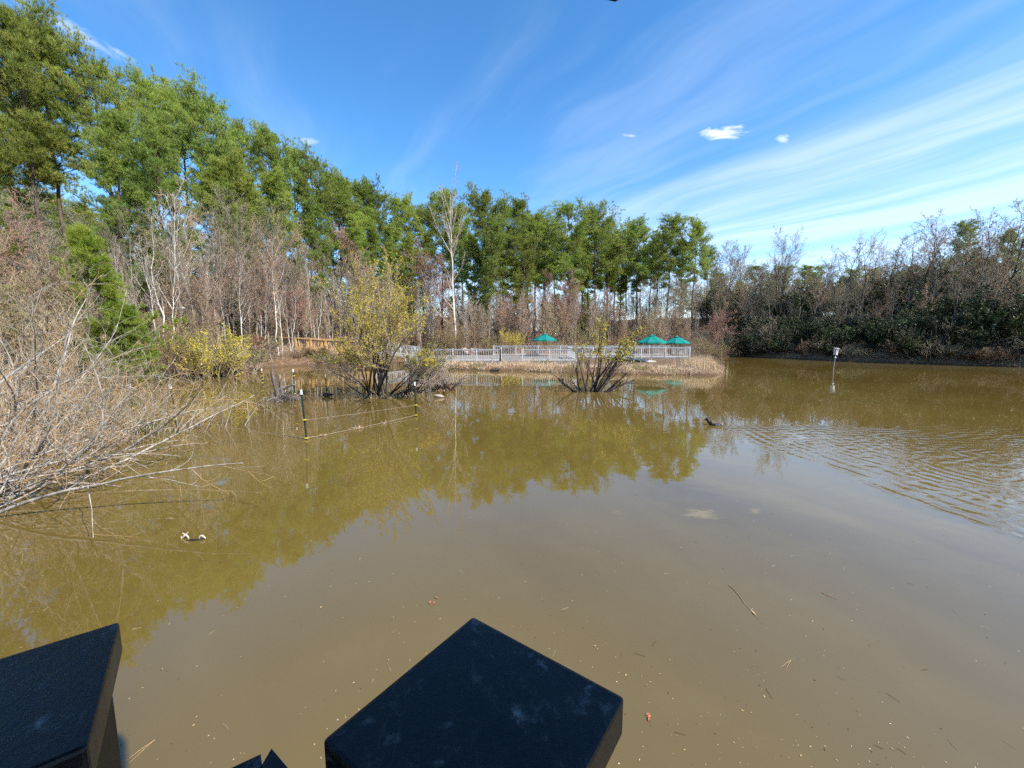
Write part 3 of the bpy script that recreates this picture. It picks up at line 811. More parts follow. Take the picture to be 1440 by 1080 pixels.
for k in range(72):
    px = rs.uniform(1000, 1500); d = float(np.interp(px, [1000, 1040, 1214, 1440, 1500], [56, 56, 47, 41, 38])) + rs.uniform(1, 14)
    plant_top((BARE_TALL[:2] + GNARL[:2])[k % 4], 'bare_tree', 'leafless grey-brown tree with fine twigs in the right bank woods', 'bare tree', px, rs.uniform(350, 425), d, 'fine-twigged bare trees on the right bank', wide=1.3)
for k in range(46):
    px = -140 + k * 16 + rs.uniform(-6, 6); d = rs.uniform(62, 84)
    plant_top([BARE_TALL[k % 3], FULLPINES[k % 2], PINES[4]][k % 3], 'distant_tree', 'distant tree deep in the woods behind the left slope', 'tree', px, rs.uniform(0, 30) + float(np.interp(px, [-140, 0, 300, 600], [180, 240, 330, 390])), d, 'trees deep in the left woods', wide=1.5)
for k in range(60):
    px = 560 + k * 15.6 + rs.uniform(-6, 6); d = rs.uniform(84, 120)
    top = rs.uniform(385, 420) if px < 1000 else rs.uniform(352, 400)
    plant_top(([BARE_TALL[k % 3], FULLPINES[k % 2], PINES[4]] if px > 1000 else [BARE_TALL[k % 3], BARE_TALL[(k + 1) % 3], FULLPINES[k % 2]])[k % 3], 'distant_tree', 'distant tree at the back of the woods beyond the far shore', 'tree', px, top, d, 'distant trees beyond the far shore', wide=1.5)
EVER = [shrub_kind(301, 3.0, 15, 0.8, 7, 6, 0.008, 0.03, 'dark_bark', 'dark_leaves', 7, 0.15, 0.3, 0.2, rad=0.6),
        shrub_kind(302, 4.0, 14, 0.6, 8, 6, 0.009, 0.04, 'dark_bark', 'dark_leaves', 7, 0.17, 0.35, 0.2, rad=0.7)]
BRUSH = [shrub_kind(311, 2.4, 20, 0.95, 7, 5, 0.007, 0.02, 'brown_twig', None, rad=0.6, up=0.2), shrub_kind(312, 2.6, 18, 0.8, 7, 5, 0.007, 0.02, 'grey_twig', None, rad=0.6, up=0.25),
         shrub_kind(313, 2.2, 18, 1.0, 6, 5, 0.006, 0.02, 'tan_bark', None, rad=0.6, up=0.2)]
DARKB = [shrub_kind(315, 2.6, 20, 0.9, 7, 5, 0.007, 0.022, 'dark_bark', None, rad=0.6, up=0.2), shrub_kind(316, 2.5, 18, 0.85, 7, 5, 0.007, 0.02, 'grey_twig', None, rad=0.6, up=0.2)]
DRYB = [shrub_kind(321, 1.8, 16, 0.9, 6, 5, 0.006, 0.018, 'brown_twig', 'dry_leaves', 4, 0.10, rad=0.5), shrub_kind(322, 1.7, 14, 0.9, 6, 5, 0.006, 0.018, 'tan_bark', 'catkins_dull', 3, 0.08, rad=0.5)]
GE = 'dark evergreen shrubs on the right bank'
for i in range(64):
    u = i / 63.0
    px = 1015 + 470 * rs.random(); 
    x0, y0 = np.interp(px, [1015, 1040, 1130, 1214, 1310, 1440, 1490], [24.5, 29, 33.2, 36, 40, 43.5, 48]), np.interp(px, [1015, 1040, 1130, 1214, 1310, 1440, 1490], [51, 51.8, 46.5, 41.6, 38.4, 35.2, 32])
    off = rs.uniform(-0.1, 7.0)
    x, y = x0 + off * 0.7, y0 + off * 0.75
    plant(EVER[i % 2], 'evergreen_shrub', 'dark green evergreen shrub on the shaded right bank by the waterline', 'shrub', x, y, rs.uniform(1.5, 3.0) * (1.5 if px > 1330 else 1.0), GE, wide=1.25)
for i in range(70):
    px = rs.uniform(1005, 1480)
    x0, y0 = np.interp(px, [1005, 1040, 1130, 1214, 1310, 1440, 1480], [23, 29, 33.2, 36, 40, 43.5, 48]), np.interp(px, [1005, 1040, 1130, 1214, 1310, 1440, 1480], [50, 51.8, 46.5, 41.6, 38.4, 35.2, 32])
    off = rs.uniform(-0.2, 8)
    x, y = x0 + off * 0.7, y0 + off * 0.75
    plant((DARKB + DARKB + BRUSH[1:2])[i % 5], 'brush_shrub', 'leafless grey brush leaning from the right bank', 'shrub', x, y, rs.uniform(1.5, 3.4), 'leafless brush along the right bank', wide=1.3)
# brush along the left and middle shore
cnt = 0
for k in range(4000):
    if cnt >= 120: break
    px = rs.uniform(120, 1010); d = rs.uniform(15, 60)
    x = (px - 720) / F * d
    s = sdist([x], [d])[0]
    if s < 0.1 or s > 9 or (-10 < x < 19.2 and d < 47.0) or (px < 330 and s > 5) or (375 < px < 545 and d < 42): continue
    plant((BRUSH + DRYB)[cnt % 5], 'brush_shrub', 'low leafless tan brush at the edge of the left and far banks', 'shrub', x, d, rs.uniform(1.0, 2.4), 'low brush along the left and far banks', wide=1.3); cnt += 1

# ---- green and yellow plants
plant_top(YOUNG[0], 'young_pine', 'bright green young pine with long needles behind the willow branches', 'pine tree', 118, 316, 19.5, wide=1.0, rz=0.3)
plant_top(YOUNG[1], 'young_pine', 'smaller bright green young pine at the left edge behind grey branches', 'pine tree', 22, 400, 20.0, wide=1.1)
plant_top(YOUNG[1], 'young_pine', 'low bright green pine near the dark bank, right of the larger young pine', 'pine tree', 168, 425, 20.0, wide=1.25, rz=2.0)
YBUSH = [shrub_kind(331, 4.2, 24, 0.75, 8, 6, 0.006, 0.035, 'brown_twig', 'catkins_dull', 5, 0.075, rad=0.7, lz=0.6), shrub_kind(332, 3.2, 20, 0.85, 8, 6, 0.006, 0.03, 'brown_twig', 'catkins', 7, 0.085, rad=0.5, lz=0.5)]
plant_top(YBUSH[0], 'yellow_bush', 'dull olive-yellow bush on the left bank beside the young pine', 'shrub', 240, 436, 26.5, wide=1.05)
plant_top(YBUSH[1], 'yellow_bush', 'bright yellow flowering bush on the left bank, right of the olive one', 'shrub', 298, 458, 26.5, wide=1.0)
for i, (px, py, d) in enumerate([(640, 455, 48), (720, 462, 48.5), (830, 452, 49), (690, 468, 47.8), (765, 470, 48.3), (905, 470, 48), (1000, 470, 45)]):
    plant_top(YBUSH[i % 2 if i < 3 else 0], 'olive_bush', 'olive-yellow bush behind the white railings of the deck', 'shrub', px, py, d, 'olive bushes behind the deck', wide=1.2)

# ---- shrubs standing in the water
def water_shrub(seed, stems, leaf=None, lf2=None, nleaf=6, lsize=0.07, bark='grey_bark', n1=7, n2=6, n3=4, mound=0.0, rmin=0.006, base='wet_bark', l1=0.45, lmin=0.7, up0=0.22, bend=0.9):
    """stems: (x, y, azimuth deg, elevation deg, length, radius)"""
    r = np.random.default_rng(seed)
    mb, mw, ml = MB(), MB(), MB()
    S = np.array(stems, float)
    az, el = np.radians(S[:, 2]), np.radians(S[:, 3])
    d = np.stack([np.sin(az) * np.cos(el), np.cos(az) * np.cos(el), np.sin(el)], -1)
    p = np.stack([S[:, 0], S[:, 1], np.full(len(S), -0.15)], -1)
    BEND[0] = bend
    Q = walk(p, d, S[:, 4], 12, up0, 0.20, r)
    BEND[0] = 0.5
    Rq = S[:, 5][:, None] * np.linspace(1, 0.22, 12)[None]
    for q, rr in zip(Q, Rq):
        k = 6 if len(S) < 40 else 4
        mw.tubes(q[None, :k], rr[None, :k], 7); mb.tubes(q[None, k - 1:], rr[None, k - 1:], 5)
    A, Ra = grow(r, Q, Rq, n1, 0.30, 1.0, 40, 14, l1, 7, 0.35, 0.2, 0.5, rmin * 1.6, 0.4); mb.tubes(A, Ra, 4)
    B, Rb = grow(r, A, Ra, n2, 0.2, 1.0, 42, 14, 0.5, 5, 0.3, 0.22, 0.6, rmin, 0.5); mb.tubes(B, Rb, 3)
    C, Rc = grow(r, B, Rb, n3, 0.2, 1.0, 42, 14, 0.55, 3, 0.2, 0.2, 0.7, rmin * 0.9, 0.7); mb.tubes(C, Rc, 3)
    out = [('stem', mw.mesh('wet_stem', [M[base]], True)), ('branches', mb.mesh('branches', [M[bark]], True))]
    if leaf:
        pts = np.concatenate([at_t(C, r.random((len(C), nleaf)))[0].reshape(-1, 3), at_t(B, 0.3 + 0.7 * r.random((len(B), nleaf)))[0].reshape(-1, 3)])
        pts = pts + r.normal(size=pts.shape) * lsize * 0.5
        pts = pts[pts[:, 2] > lmin]
        leafquads(ml, pts, lsize, r)
        out.append(('foliage', ml.mesh('catkin_foliage', [M[leaf]])))
    if mound:
        mm = MB()
        a = np.arange(900) * 2.399; rr = mound * np.sqrt(r.random(900))
        pts = np.stack([np.cos(a) * rr * 1.3, np.sin(a) * rr * 0.8, 0.24 * (1 - (rr / mound) ** 2) * r.random(900) - 0.02], -1)
        blades(mm, pts, nrm(r.normal(size=(900, 3)) + np.array([0, 0, 0.2])), 0.22 * (0.5 + r.random(900)), np.full(900, 0.03), r)
        out.append(('root_mound', mm.mesh('root_mound', [M['brown_twig']])))
    return out, 1.0

# big yellow willow, left of centre
stems = []
r_ = np.random.default_rng(41)
for i in range(19):
    stems.append((r_.normal() * .28, r_.normal() * .25, r_.uniform(0, 360), r_.uniform(48, 82), r_.uniform(3.6, 5.3), r_.uniform(.028, .055)))
for i in range(5): stems.append((r_.normal() * .25, r_.normal() * .2, r_.uniform(240, 300), r_.uniform(25, 50), r_.uniform(2.2, 3.2), r_.uniform(.03, .05)))
for i in range(4): stems.append((.3 + r_.normal() * .2, r_.normal() * .2, r_.uniform(70, 115), r_.uniform(22, 45), r_.uniform(2.4, 3.8), r_.uniform(.035, .06)))
wp = W(532, 558)
def tree_at(kind, name, label, cat, p, rz=0.0, group=None, s=1.0):
    t = thing(name, label, cat, (p[0], p[1], p[2] if len(p) > 2 else 0), rz, group, s)
    for nm, me in kind[0]: obj(nm, me, t)
    return t
tree_at(water_shrub(42, stems, 'catkins', None, 8, 0.056, 'tan_bark', 7, 6, 3, 0.75, l1=0.5, lmin=1.5, up0=0.06), 'willow_shrub', 'large yellow-flowering willow growing out of the water left of centre', 'shrub', wp)
# pale spreading shrub just right of it
stems = [(r_.normal() * .2, r_.normal() * .2, r_.uniform(40, 140), r_.uniform(30, 75), r_.uniform(1.8, 3.0), r_.uniform(.025, .05)) for i in range(12)]
tree_at(water_shrub(43, stems, 'catkins_dull', None, 3, 0.055, 'grey_bark', 7, 5, 3, 0.5), 'willow_shrub', 'greyish half-bare willow shrub in the water, right beside the large yellow one', 'shrub', W(575, 556))
stems = [(r_.normal() * .22, r_.normal() * .15, r_.uniform(0, 360), r_.uniform(35, 80), r_.uniform(0.9, 1.7), r_.uniform(.02, .035)) for i in range(22)]
tree_at(water_shrub(44, stems, None, None, 3, 0.05, 'tan_bark', 6, 5, 3, 0.45), 'bare_shrub', 'small twiggy shrub in the water behind the brown goose', 'shrub', W(624, 548))
# dark multi-stemmed shrub right of centre
sc_ = 1.4
stems = [(-.75, 0, 292, 42, 1.3, .085), (-.55, .1, 330, 55, 1.6, .07), (-.4, -.05, 20, 72, 2.6, .06), (-.15, .1, 70, 70, 3.0, .075), (.05, -.05, 40, 62, 2.8, .07), (.3, .05, 60, 50, 2.4, .085),
         (.55, 0, 85, 38, 1.7, .085), (.75, .05, 78, 50, 1.5, .06), (.15, -.1, 75, 78, 3.3, .05), (-.25, 0, 310, 75, 2.2, .05), (.4, .15, 350, 66, 2.4, .05), (.1, .2, 100, 75, 3.1, .045), (-.6, -.1, 260, 60, 1.1, .05), (0, 0, 10, 80, 3.2, .04)]
stems = [(a * .8, b_, c_, d_ - 8, e_ * (1.15 if d_ < 56 else 1.08), f_ * (1.15 if d_ < 56 else .8)) for a, b_, c_, d_, e_, f_ in stems] + [(.2, 0, 60 + 30 * i, 56, 2.9, .035) for i in range(4)]
tree_at(water_shrub(45, stems, 'catkins', None, 3, 0.058, 'dark_bark', 6, 5, 3, 0.0, 0.006, 'wet_bark', 0.36, 1.5, 0.04, 0.6), 'willow_shrub', 'dark multi-stemmed shrub rising from the water in front of the white deck', 'shrub', W(832, 551))

# ---- grey willows in the left foreground
def sprawl(seed, stems, bark='willow_bark', twig='willow_twig', n1=8, n2=5, up1=0.5, l1=0.42, n3=0, rmin=0.0035, up0=0.1, mix=0.5, bend=1.4, a1=38):
    r = np.random.default_rng(seed)
    mb, mt = MB(), MB()
    S = np.array(stems, float)
    az, el = np.radians(S[:, 3]), np.radians(S[:, 4])
    d = np.stack([np.sin(az) * np.cos(el), np.cos(az) * np.cos(el), np.sin(el)], -1)
    BEND[0] = bend
    Q = walk(S[:, :3], d, S[:, 5], 16, up0, 0.34, r)
    Q[:, :, 2] = np.maximum(Q[:, :, 2], -0.04)
    Rq = S[:, 6][:, None] * np.linspace(1, 0.16, 16)[None] ** 0.9
    mb.tubes(Q, Rq, 6)
    A, Ra = grow(r, Q, Rq, n1, 0.12, 1.0, a1, 16, l1, 10, up1, 0.36, 0.42, rmin * 1.2, 0.35, 0.45)
    sel = r.random(len(A)) < mix
    mt.tubes(A[sel], Ra[sel], 4, 0); mt.tubes(A[~sel], Ra[~sel], 4, 1)
    B, Rb = grow(r, A, Ra, n2, 0.2, 1.0, 38, 16, 0.5, 7, up1 * 0.6, 0.38, 0.6, rmin, 0.5, 0.4)
    sel = r.random(len(B)) < mix * 0.8
    mt.tubes(B[sel], Rb[sel], 3, 0); mt.tubes(B[~sel], Rb[~sel], 3, 1)
    if n3:
        C, Rc = grow(r, B, Rb, n3, 0.2, 1.0, 36, 14, 0.55, 5, up1 * 0.4, 0.35, 0.7, rmin * 0.85, 0.6, 0.3)
        sel = r.random(len(C)) < mix
        mt.tubes(C[sel], Rc[sel], 3, 0); mt.tubes(C[~sel], Rc[~sel], 3, 1)
    BEND[0] = 0.5
    return [('stem', mb.mesh('willow_stems', [M[bark]], True)), ('branches', mt.mesh('willow_branches', [M[bark], M[twig]], True))], 1.0

r_ = np.random.default_rng(51)
U = r_.uniform
st = []
for i in range(22):     # low fan out over the water
    st.append((r_.normal() * .5, r_.normal() * .6, U(-.05, .1), *(lambda az: (az, 13 + max(0, az - 30) * .22 + U(-3, 14)))(U(25, 92)), U(2.2, 4.4), U(.012, .034)))
for i in range(16):
    st.append((r_.normal() * .6, r_.normal() * .6, 0, U(0, 100), U(22, 62), U(1.6, 3.0), U(.010, .022)))
b0 = W(-8, 694)
tree_at(sprawl(52, st, n1=7, n2=5, up1=0.25, up0=0.0, a1=40), 'willow_bush', 'grey bare willow sprawling low over the water at the left edge', 'shrub', (b0.x, b0.y, 0.0))
st = []
for i in range(26):
    st.append((r_.normal() * .55, r_.normal() * .5, 0, U(-40, 120), U(30, 78), U(1.1, 2.3), U(.008, .016)))
OT = sprawl(53, st, n1=6, n2=5, up1=0.4, l1=0.5, mix=0.35)
for px, py, rz, lab in ((128, 624, 0.0, 'orange-twigged bare willow thicket in the water behind the sprawling branches'), (200, 612, .5, 'smaller orange-twigged willow clump in the water, beside the leaning white-tipped post'), (45, 640, -.4, 'orange-twigged willow clump at the left edge, just above the lowest grey branches')):
    b1 = W(px, py); tree_at(OT, 'willow_bush', lab, 'shrub', (b1.x, b1.y, 0.0), rz, None, 0.85 if px == 200 else 1.0)
st = []
for i in range(15):
    st.append((r_.normal() * .45, r_.normal() * .4, 0, U(-20, 120), U(30, 75), U(0.9, 2.0), U(.007, .014)))
b1 = W(268, 604)
tree_at(sprawl(57, st, n1=6, n2=4, up1=0.35, l1=0.5, mix=0.45), 'willow_bush', 'sparse bare willow shoots in the water, rightmost of the willow thicket', 'shrub', (b1.x, b1.y, 0.0))
st = []
for i in range(19):
    st.append((r_.normal() * .6, r_.normal() * .8, 0.1, U(30, 115), U(18, 66), U(3.0, 5.4), U(.018, .042)))
tree_at(sprawl(54, st, 'willow_bark', 'willow_bark', 7, 4, 0.15, 0.40, up0=0.05, a1=42), 'willow_bush', 'tall grey bare willow with long arching branches before the young pine', 'shrub', (-12.4, 8.9, gz(-12.4, 8.9)))
st = []
for i in range(24):
    st.append((r_.normal() * .8, r_.normal() * .8, 0.05, U(-40, 140), U(35, 85), U(1.4, 2.8), U(.010, .02)))
tree_at(sprawl(55, st, 'brown_twig', 'willow_twig', 6, 5, 0.3, 0.45), 'willow_bush', 'brown brushy willow on the left bank below the young pine', 'shrub', (-15.0, 13.2, gz(-15.0, 13.2)))

for k in range(16):     # brushy mound below the bridge
    px = rs.uniform(395, 500); d = rs.uniform(37.2, 39.2); x = (px - 720) / F * d
    if sdist([x], [d])[0] < 0: continue
    plant((BRUSH + DRYB)[k % 5], 'brush_shrub', 'low leafless tan brush at the edge of the left and far banks', 'shrub', x, d, rs.uniform(.6, 1.1), 'low brush along the left and far banks', wide=1.6)

for k in range(60):     # brush along the crest of the left hill
    px = rs.uniform(-140, 560); d = rs.uniform(46, 64) + max(0, px - 300) * .03; x = (px - 720) / F * d
    if sdist([x], [d])[0] < 2: continue
    plant((BRUSH + EVER)[k % 5] if k % 3 else SAPL[2], 'hill_shrub', 'dense tall brush between the trunks high on the left hill', 'shrub', x, d, rs.uniform(3.5, 6), 'tall brush high on the left hill', wide=1.5)

for k in range(80):     # brush hanging over the right waterline
    px = rs.uniform(1010, 1485)
    x0, y0 = np.interp(px, [1005, 1040, 1130, 1214, 1310, 1440, 1490], [23, 29, 33.2, 36, 40, 43.5, 48]), np.interp(px, [1005, 1040, 1130, 1214, 1310, 1440, 1490], [50, 51.8, 46.5, 41.6, 38.4, 35.2, 32])
    off = rs.uniform(-.15, .9); x, y = x0 + off * .7, y0 + off * .75
    plant((EVER[:1] + DARKB + DARKB + DRYB[:1])[k % 6], 'bank_shrub', 'small scrubby shrub hanging over the waterline of the right bank', 'shrub', x, y, rs.uniform(.8, 1.5), 'small shrubs at the right waterline', wide=1.5, z=max(0.02, gz(x, y)))

for k in range(80):     # dense understorey behind the right bank
    px = rs.uniform(985, 1500); d = float(np.interp(px, [985, 1040, 1214, 1440, 1500], [58, 58, 50, 43, 40])) + rs.uniform(2, 22); x = (px - 720) / F * d
    plant((EVER + DARKB + EVER[1:] + YBUSH[:1])[k % 6], 'wood_shrub', 'tall muted green or grey shrub inside the right bank woods', 'shrub', x, d, rs.uniform(3.2, 6.0), 'tall shrubs inside the right bank woods', wide=1.5)

for k in range(64):     # trunks and understorey behind the deck thicket
    px = rs.uniform(590, 1010); d = rs.uniform(60, 82); x = (px - 720) / F * d
    if k % 2: plant((SAPL + BARE_TALL[:1] + YBUSH[:1])[k % 6], 'wood_shrub', 'tall brown sapling deep in the woods behind the deck', 'shrub', x, d, rs.uniform(4.5, 8), 'saplings deep in the woods behind the deck', wide=1.5)
    else: plant((BARE_TALL + BARE_WHITE[:1])[k % 4], 'bare_tree', 'slim leafless tree in the woods behind the deck thicket', 'bare tree', x, d, rs.uniform(7.5, 11), 'slim bare trees behind the deck thicket', wide=.9)

for i in range(16):     # the hill woods go on beyond the left edge of the picture
    px = rs.uniform(-420, -110); d = rs.uniform(34, 56); x = (px - 720) / F * d
    plant(PINES[i % 5], 'pine_tree', L1, 'pine tree', x, d, rs.uniform(19, 25), G1)
# ================================================================== boardwalk, deck, bridge
def ground_clear(x, y): return gz(x, y)

DZ = 0.50
deck = thing('boardwalk_deck', 'low boardwalk deck with white railings on the grassy point across the pond', 'boardwalk', (0, 36, 0))
def lpart(name, mb, mats, parent, smooth=False):
    """part whose vertices are in world space"""
    o = part(name, mb, mats, None, smooth)
    bpy.context.view_layer.update()
    o.parent = parent
    r = parent
    off = Vector((0, 0, 0))
    while r is not None:
        off += r.location; r = r.parent
    o.location = -off if True else o.location
    return o
def floor_boards(mb, x0, x1, y0, y1, z, bw=0.14, gap=0.01):
    x = x0
    while x < x1 - 0.02:
        e = min(x + bw, x1)
        dz = random.uniform(-.002, .002)
        mb.box((x, y0, z - 0.04 + dz), (e - gap, y1, z + dz)); x = e
mb = MB()
floor_boards(mb, -9.2, 5.6, 35.2, 45.6, DZ)
floor_boards(mb, 5.6, 17.6, 40.6, 45.6, DZ)
lpart('deck_floor', mb, M['weathered'], deck)
mb = MB()
for a, b in (((-9.2, 35.22), (5.6, 35.22)), ((5.58, 35.2), (5.58, 40.6)), ((5.6, 40.62), (17.6, 40.62)), ((17.58, 40.6), (17.58, 45.6)), ((-9.2, 45.58), (17.6, 45.58))):
    mb.beam((*a, DZ - 0.145), (*b, DZ - 0.145), 0.04, 0.19)
lpart('rim_board', mb, M['weathered'], deck)
for x in np.arange(-9, 17.7, 2.2):
    for y in (35.5, 40.9, 45.3):
        if x > 5.5 and y < 40: continue
        mb = MB(); mb.box((x - .07, y - .07, gz(x, y) - .4), (x + .07, y + .07, DZ - 0.05))
        lpart('support_post', mb, M['weathered'], deck)
def rail_run(a, b, n, parent, z0=DZ, z1=DZ, mat='white_paint', h=1.02, pick=0.19, pw=0.028, cap=True, posts=True):
    a, b = Vector(a), Vector(b)
    L = (b - a).length; t = (b - a) / L
    for i in range(n):
        p0 = a + t * (L * i / n); p1 = a + t * (L * (i + 1) / n)
        za = z0 + (z1 - z0) * i / n; zb = z0 + (z1 - z0) * (i + 1) / n
        m = MB()
        m.beam((p0.x, p0.y, za + h), (p1.x, p1.y, zb + h), 0.13 if cap else 0.05, 0.04)
        m.beam((p0.x, p0.y, za + h - 0.09), (p1.x, p1.y, zb + h - 0.09), 0.04, 0.085)
        m.beam((p0.x, p0.y, za + 0.12), (p1.x, p1.y, zb + 0.12), 0.04, 0.085)
        k = max(2, int((p1 - p0).length / pick))
        for j in range(1, k):
            q = p0 + (p1 - p0) * j / k; zq = za + (zb - za) * j / k
            m.beam((q.x, q.y, zq + 0.08), (q.x, q.y, zq + h - 0.05), pw, pw)
        lpart('railing', m, M[mat], parent)
    if posts:
        for i in range(n + 1):
            p = a + t * (L * i / n); zp = z0 + (z1 - z0) * i / n
            m = MB(); m.box((p.x - .055, p.y - .055, zp - 0.25), (p.x + .055, p.y + .055, zp + h + 0.05))
            m.box((p.x - .07, p.y - .07, zp + h + 0.053), (p.x + .07, p.y + .07, zp + h + 0.08))
            lpart('railing_post', m, M[mat], parent)
rail_run((-9.1, 35.3), (-1.0, 35.3), 4, deck)
rail_run((0.9, 35.3), (5.5, 35.3), 2, deck)
rail_run((5.5, 35.4), (5.5, 40.6), 2, deck)
rail_run((5.6, 40.7), (17.5, 40.7), 5, deck)
rail_run((17.5, 40.8), (17.5, 45.4), 2, deck)
rail_run((-2.0, 45.4), (17.5, 45.4), 8, deck)
rail_run((-1.0, 35.3), (-1.0, 38.3), 1, deck)
# sloping ramp joining the bridge to the deck
ramp = thing('access_ramp', 'white-railed ramp rising from the deck toward the wooden bridge, behind the yellow willow', 'ramp', (-12, 40.5, 0))
mb = MB(); mb.beam((-9.25, 40.6, DZ - .03), (-13.2, 40.6, 1.0 - 0.03), 2.2, 0.05)
lpart('ramp_floor', mb, M['weathered'], ramp)
rail_run((-9.3, 39.6), (-13.1, 39.6), 2, ramp, DZ, 1.0)
rail_run((-9.3, 41.6), (-13.1, 41.6), 2, ramp, DZ, 1.0)
mb = MB(); mb.beam((-9.35, 39.5, DZ + .1), (-11.1, 39.5, DZ + 1.15), 0.05, 0.09); mb.beam((-11.3, 39.5, DZ + .2), (-13.0, 39.5, DZ + 1.3), 0.05, 0.09)
lpart('diagonal_brace', mb, M['white_paint'], ramp)

# low white ramp with side rail on the grass, by the nearest umbrella
sr = thing('footbridge_ramp', 'short white plank ramp with slatted side rail beside the nearest green umbrella', 'ramp', (11.5, 37.5, 0))
mb = MB(); mb.beam((10.2, 40.4, 0.62), (12.3, 36.2, 0.42), 1.0, 0.07); lpart('plank_ramp', mb, M['white_paint'], sr)
rail_run((9.75, 40.3), (11.0, 37.4), 1, sr, 0.62, 0.5, h=0.95, pick=0.2, pw=0.05)

# new wooden bridge on the left
br = thing('wooden_bridge', 'new yellow-brown timber footbridge over the inlet at the left end of the boardwalk', 'bridge', (-18, 40, 0))
def bz(x): return float(np.interp(x, [-23.6, -18.0, -13.2], [1.62, 1.22, 1.0]))
mb = MB()
x = -23.6
while x < -13.25:
    mb.box((x, 39.55, bz(x) - .04), (x + .13, 41.65, bz(x))); x += .14
lpart('bridge_deck', mb, M['new_wood'], br)
for y in (39.5, 41.7):
    mb = MB()
    for a, b in ((-23.6, -18.0), (-18.0, -13.2)):
        mb.beam((a, y, bz(a) - .15), (b, y, bz(b) - .15), 0.06, 0.26)
    lpart('side_beam', mb, M['new_wood'], br)
    xs = np.linspace(-23.4, -13.4, 8)
    for i, x in enumerate(xs):
        low = gz(x, y) - .4 if i % 2 == 1 or i == 2 else bz(x) - .3
        m = MB(); m.box((x - .075, y - .07 - (.03 if y < 40 else -.03) - .07, low), (x + .075, y + .07 - (.03 if y < 40 else -.03) - .07, bz(x) + 1.0))
        lpart('bridge_post', m, M['new_wood'], br)
    m = MB()
    for a, b in ((-23.6, -18.0), (-18.0, -13.2)):
        m.beam((a, y - .08, bz(a) + 1.03), (b, y - .08, bz(b) + 1.03), 0.20, 0.045)
        m.beam((a, y, bz(a) + .9), (b, y, bz(b) + .9), 0.04, 0.10)
        m.beam((a, y, bz(a) + .12), (b, y, bz(b) + .12), 0.04, 0.10)
    lpart('handrail', m, M['new_wood'], br)
    for x in np.arange(-23.2, -13.4, 0.62):
        m = MB(); m.beam((x, y, bz(x) + .1), (x, y, bz(x) + .88), 0.035, 0.06); lpart('baluster', m, M['new_wood'], br)

# grey tables behind the bridge
def picnic_table(x, y, label):
    t = thing('picnic_table', label, 'table', (x, y, gz(x, y)), 0.15)
    m = MB()
    for i in range(5): m.box((-.9, -.36 + i * .145, .72), (.9, -.23 + i * .145, .76))
    part('tabletop', m, M['grey_metal'], t)
    for s in (-1, 1):
        m = MB()
        for i in range(2): m.box((-.9, s * .68 - .13 + i * .135, .42), (.9, s * .68 - .01 + i * .135, .455))
        part('bench_seat', m, M['grey_metal'], t)
        m = MB(); m.beam((s * .65, -.7, 0), (s * .65, .25, .72), .05, .05); m.beam((s * .70, .7, 0), (s * .70, -.25, .72), .05, .05); m.beam((s * .75, -.8, .40), (s * .75, .8, .40), .04, .04)
        part('leg', m, M['grey_metal'], t)
x0 = (426 - 720) / F * 46; picnic_table(x0, 46, 'pale grey picnic table among the trunks behind the wooden bridge')
# ------------------------------------------------------------------ umbrellas
def umbrella(x, y, topz, rad, label, rz, base_z):
    t = thing('patio_umbrella', label, 'umbrella', (x, y, base_z), rz, 'green umbrellas on the deck')
    H = topz - base_z
    m = MB(); m.tube([(0, 0, 0), (0, 0, H - .05)], .026, 8); part('pole', m, M['new_wood'], t, True)
    m = MB(); m.tube([(0, 0, 0), (0, 0, .06), (0, 0, .07)], [.28, .28, .2], 16); part('base', m, M['dark_bark'], t)
    n = 8; rim, drop = rad, 0.62
    V = [(0, 0, H)]; F_ = []
    K = 5
    for k in range(1, K + 1):
        for i in range(n * 4):
            a = i / (n * 4) * 2 * math.pi
            seg = (i % 4) / 4.0
            chord = math.cos(math.pi / n) / math.cos((seg - 0.5) * 2 * math.pi / n)
            q = k / K
            rr = rim * q * (chord if True else 1)
            sag = -0.045 * math.sin(math.pi * seg) * q
            V.append((math.cos(a) * rr, math.sin(a) * rr, H - drop * (q ** 1.08) + sag))
    N4 = n * 4
    tri = [(0, 1 + i, 1 + (i + 1) % N4) for i in range(N4)]
    quad = [(1 + k * N4 + i, 1 + (k + 1) * N4 + i, 1 + (k + 1) * N4 + (i + 1) % N4, 1 + k * N4 + (i + 1) % N4) for k in range(K - 1) for i in range(N4)]
    o = len(V)
    m = MB(); m.add(V, tri); m.f.append((np.array(quad), 0))
    # hanging hem
    hem = V[1 + (K - 1) * N4:1 + K * N4]
    hv = hem + [(a * 1.002, b * 1.002, c - .09) for a, b, c in hem]
    m.add(hv, [(i, N4 + i, N4 + (i + 1) % N4, (i + 1) % N4) for i in range(N4)])
    can = part('canopy', m, M['canvas'], t)
    m = MB()
    V2 = [(0, 0, H + .05)] + [(math.cos(i * math.pi / 4) * .3, math.sin(i * math.pi / 4) * .3, H - .075) for i in range(8)]
    m.add(V2, [(0, 1 + i, 1 + (i + 1) % 8) for i in range(8)]); part('vent_cap', m, M['canvas'], can)
    m = MB(); m.tube([(0, 0, H + .03), (0, 0, H + .07), (0, 0, H + .12)], [.02, .035, .01], 8); part('finial', m, M['new_wood'], t, True)
    for i in range(8):
        a = i * math.pi / 4
        m = MB(); m.tube([(math.cos(a) * .05, math.sin(a) * .05, H - .08), (math.cos(a) * rim * .97, math.sin(a) * rim * .97, H - drop - .02)], .012, 5)
        m.tube([(.03 * math.cos(a), .03 * math.sin(a), H - .75), (math.cos(a) * rim * .5, math.sin(a) * rim * .5, H - drop * .5 - .03)], .010, 5)
        part('rib', m, M['new_wood'], t)
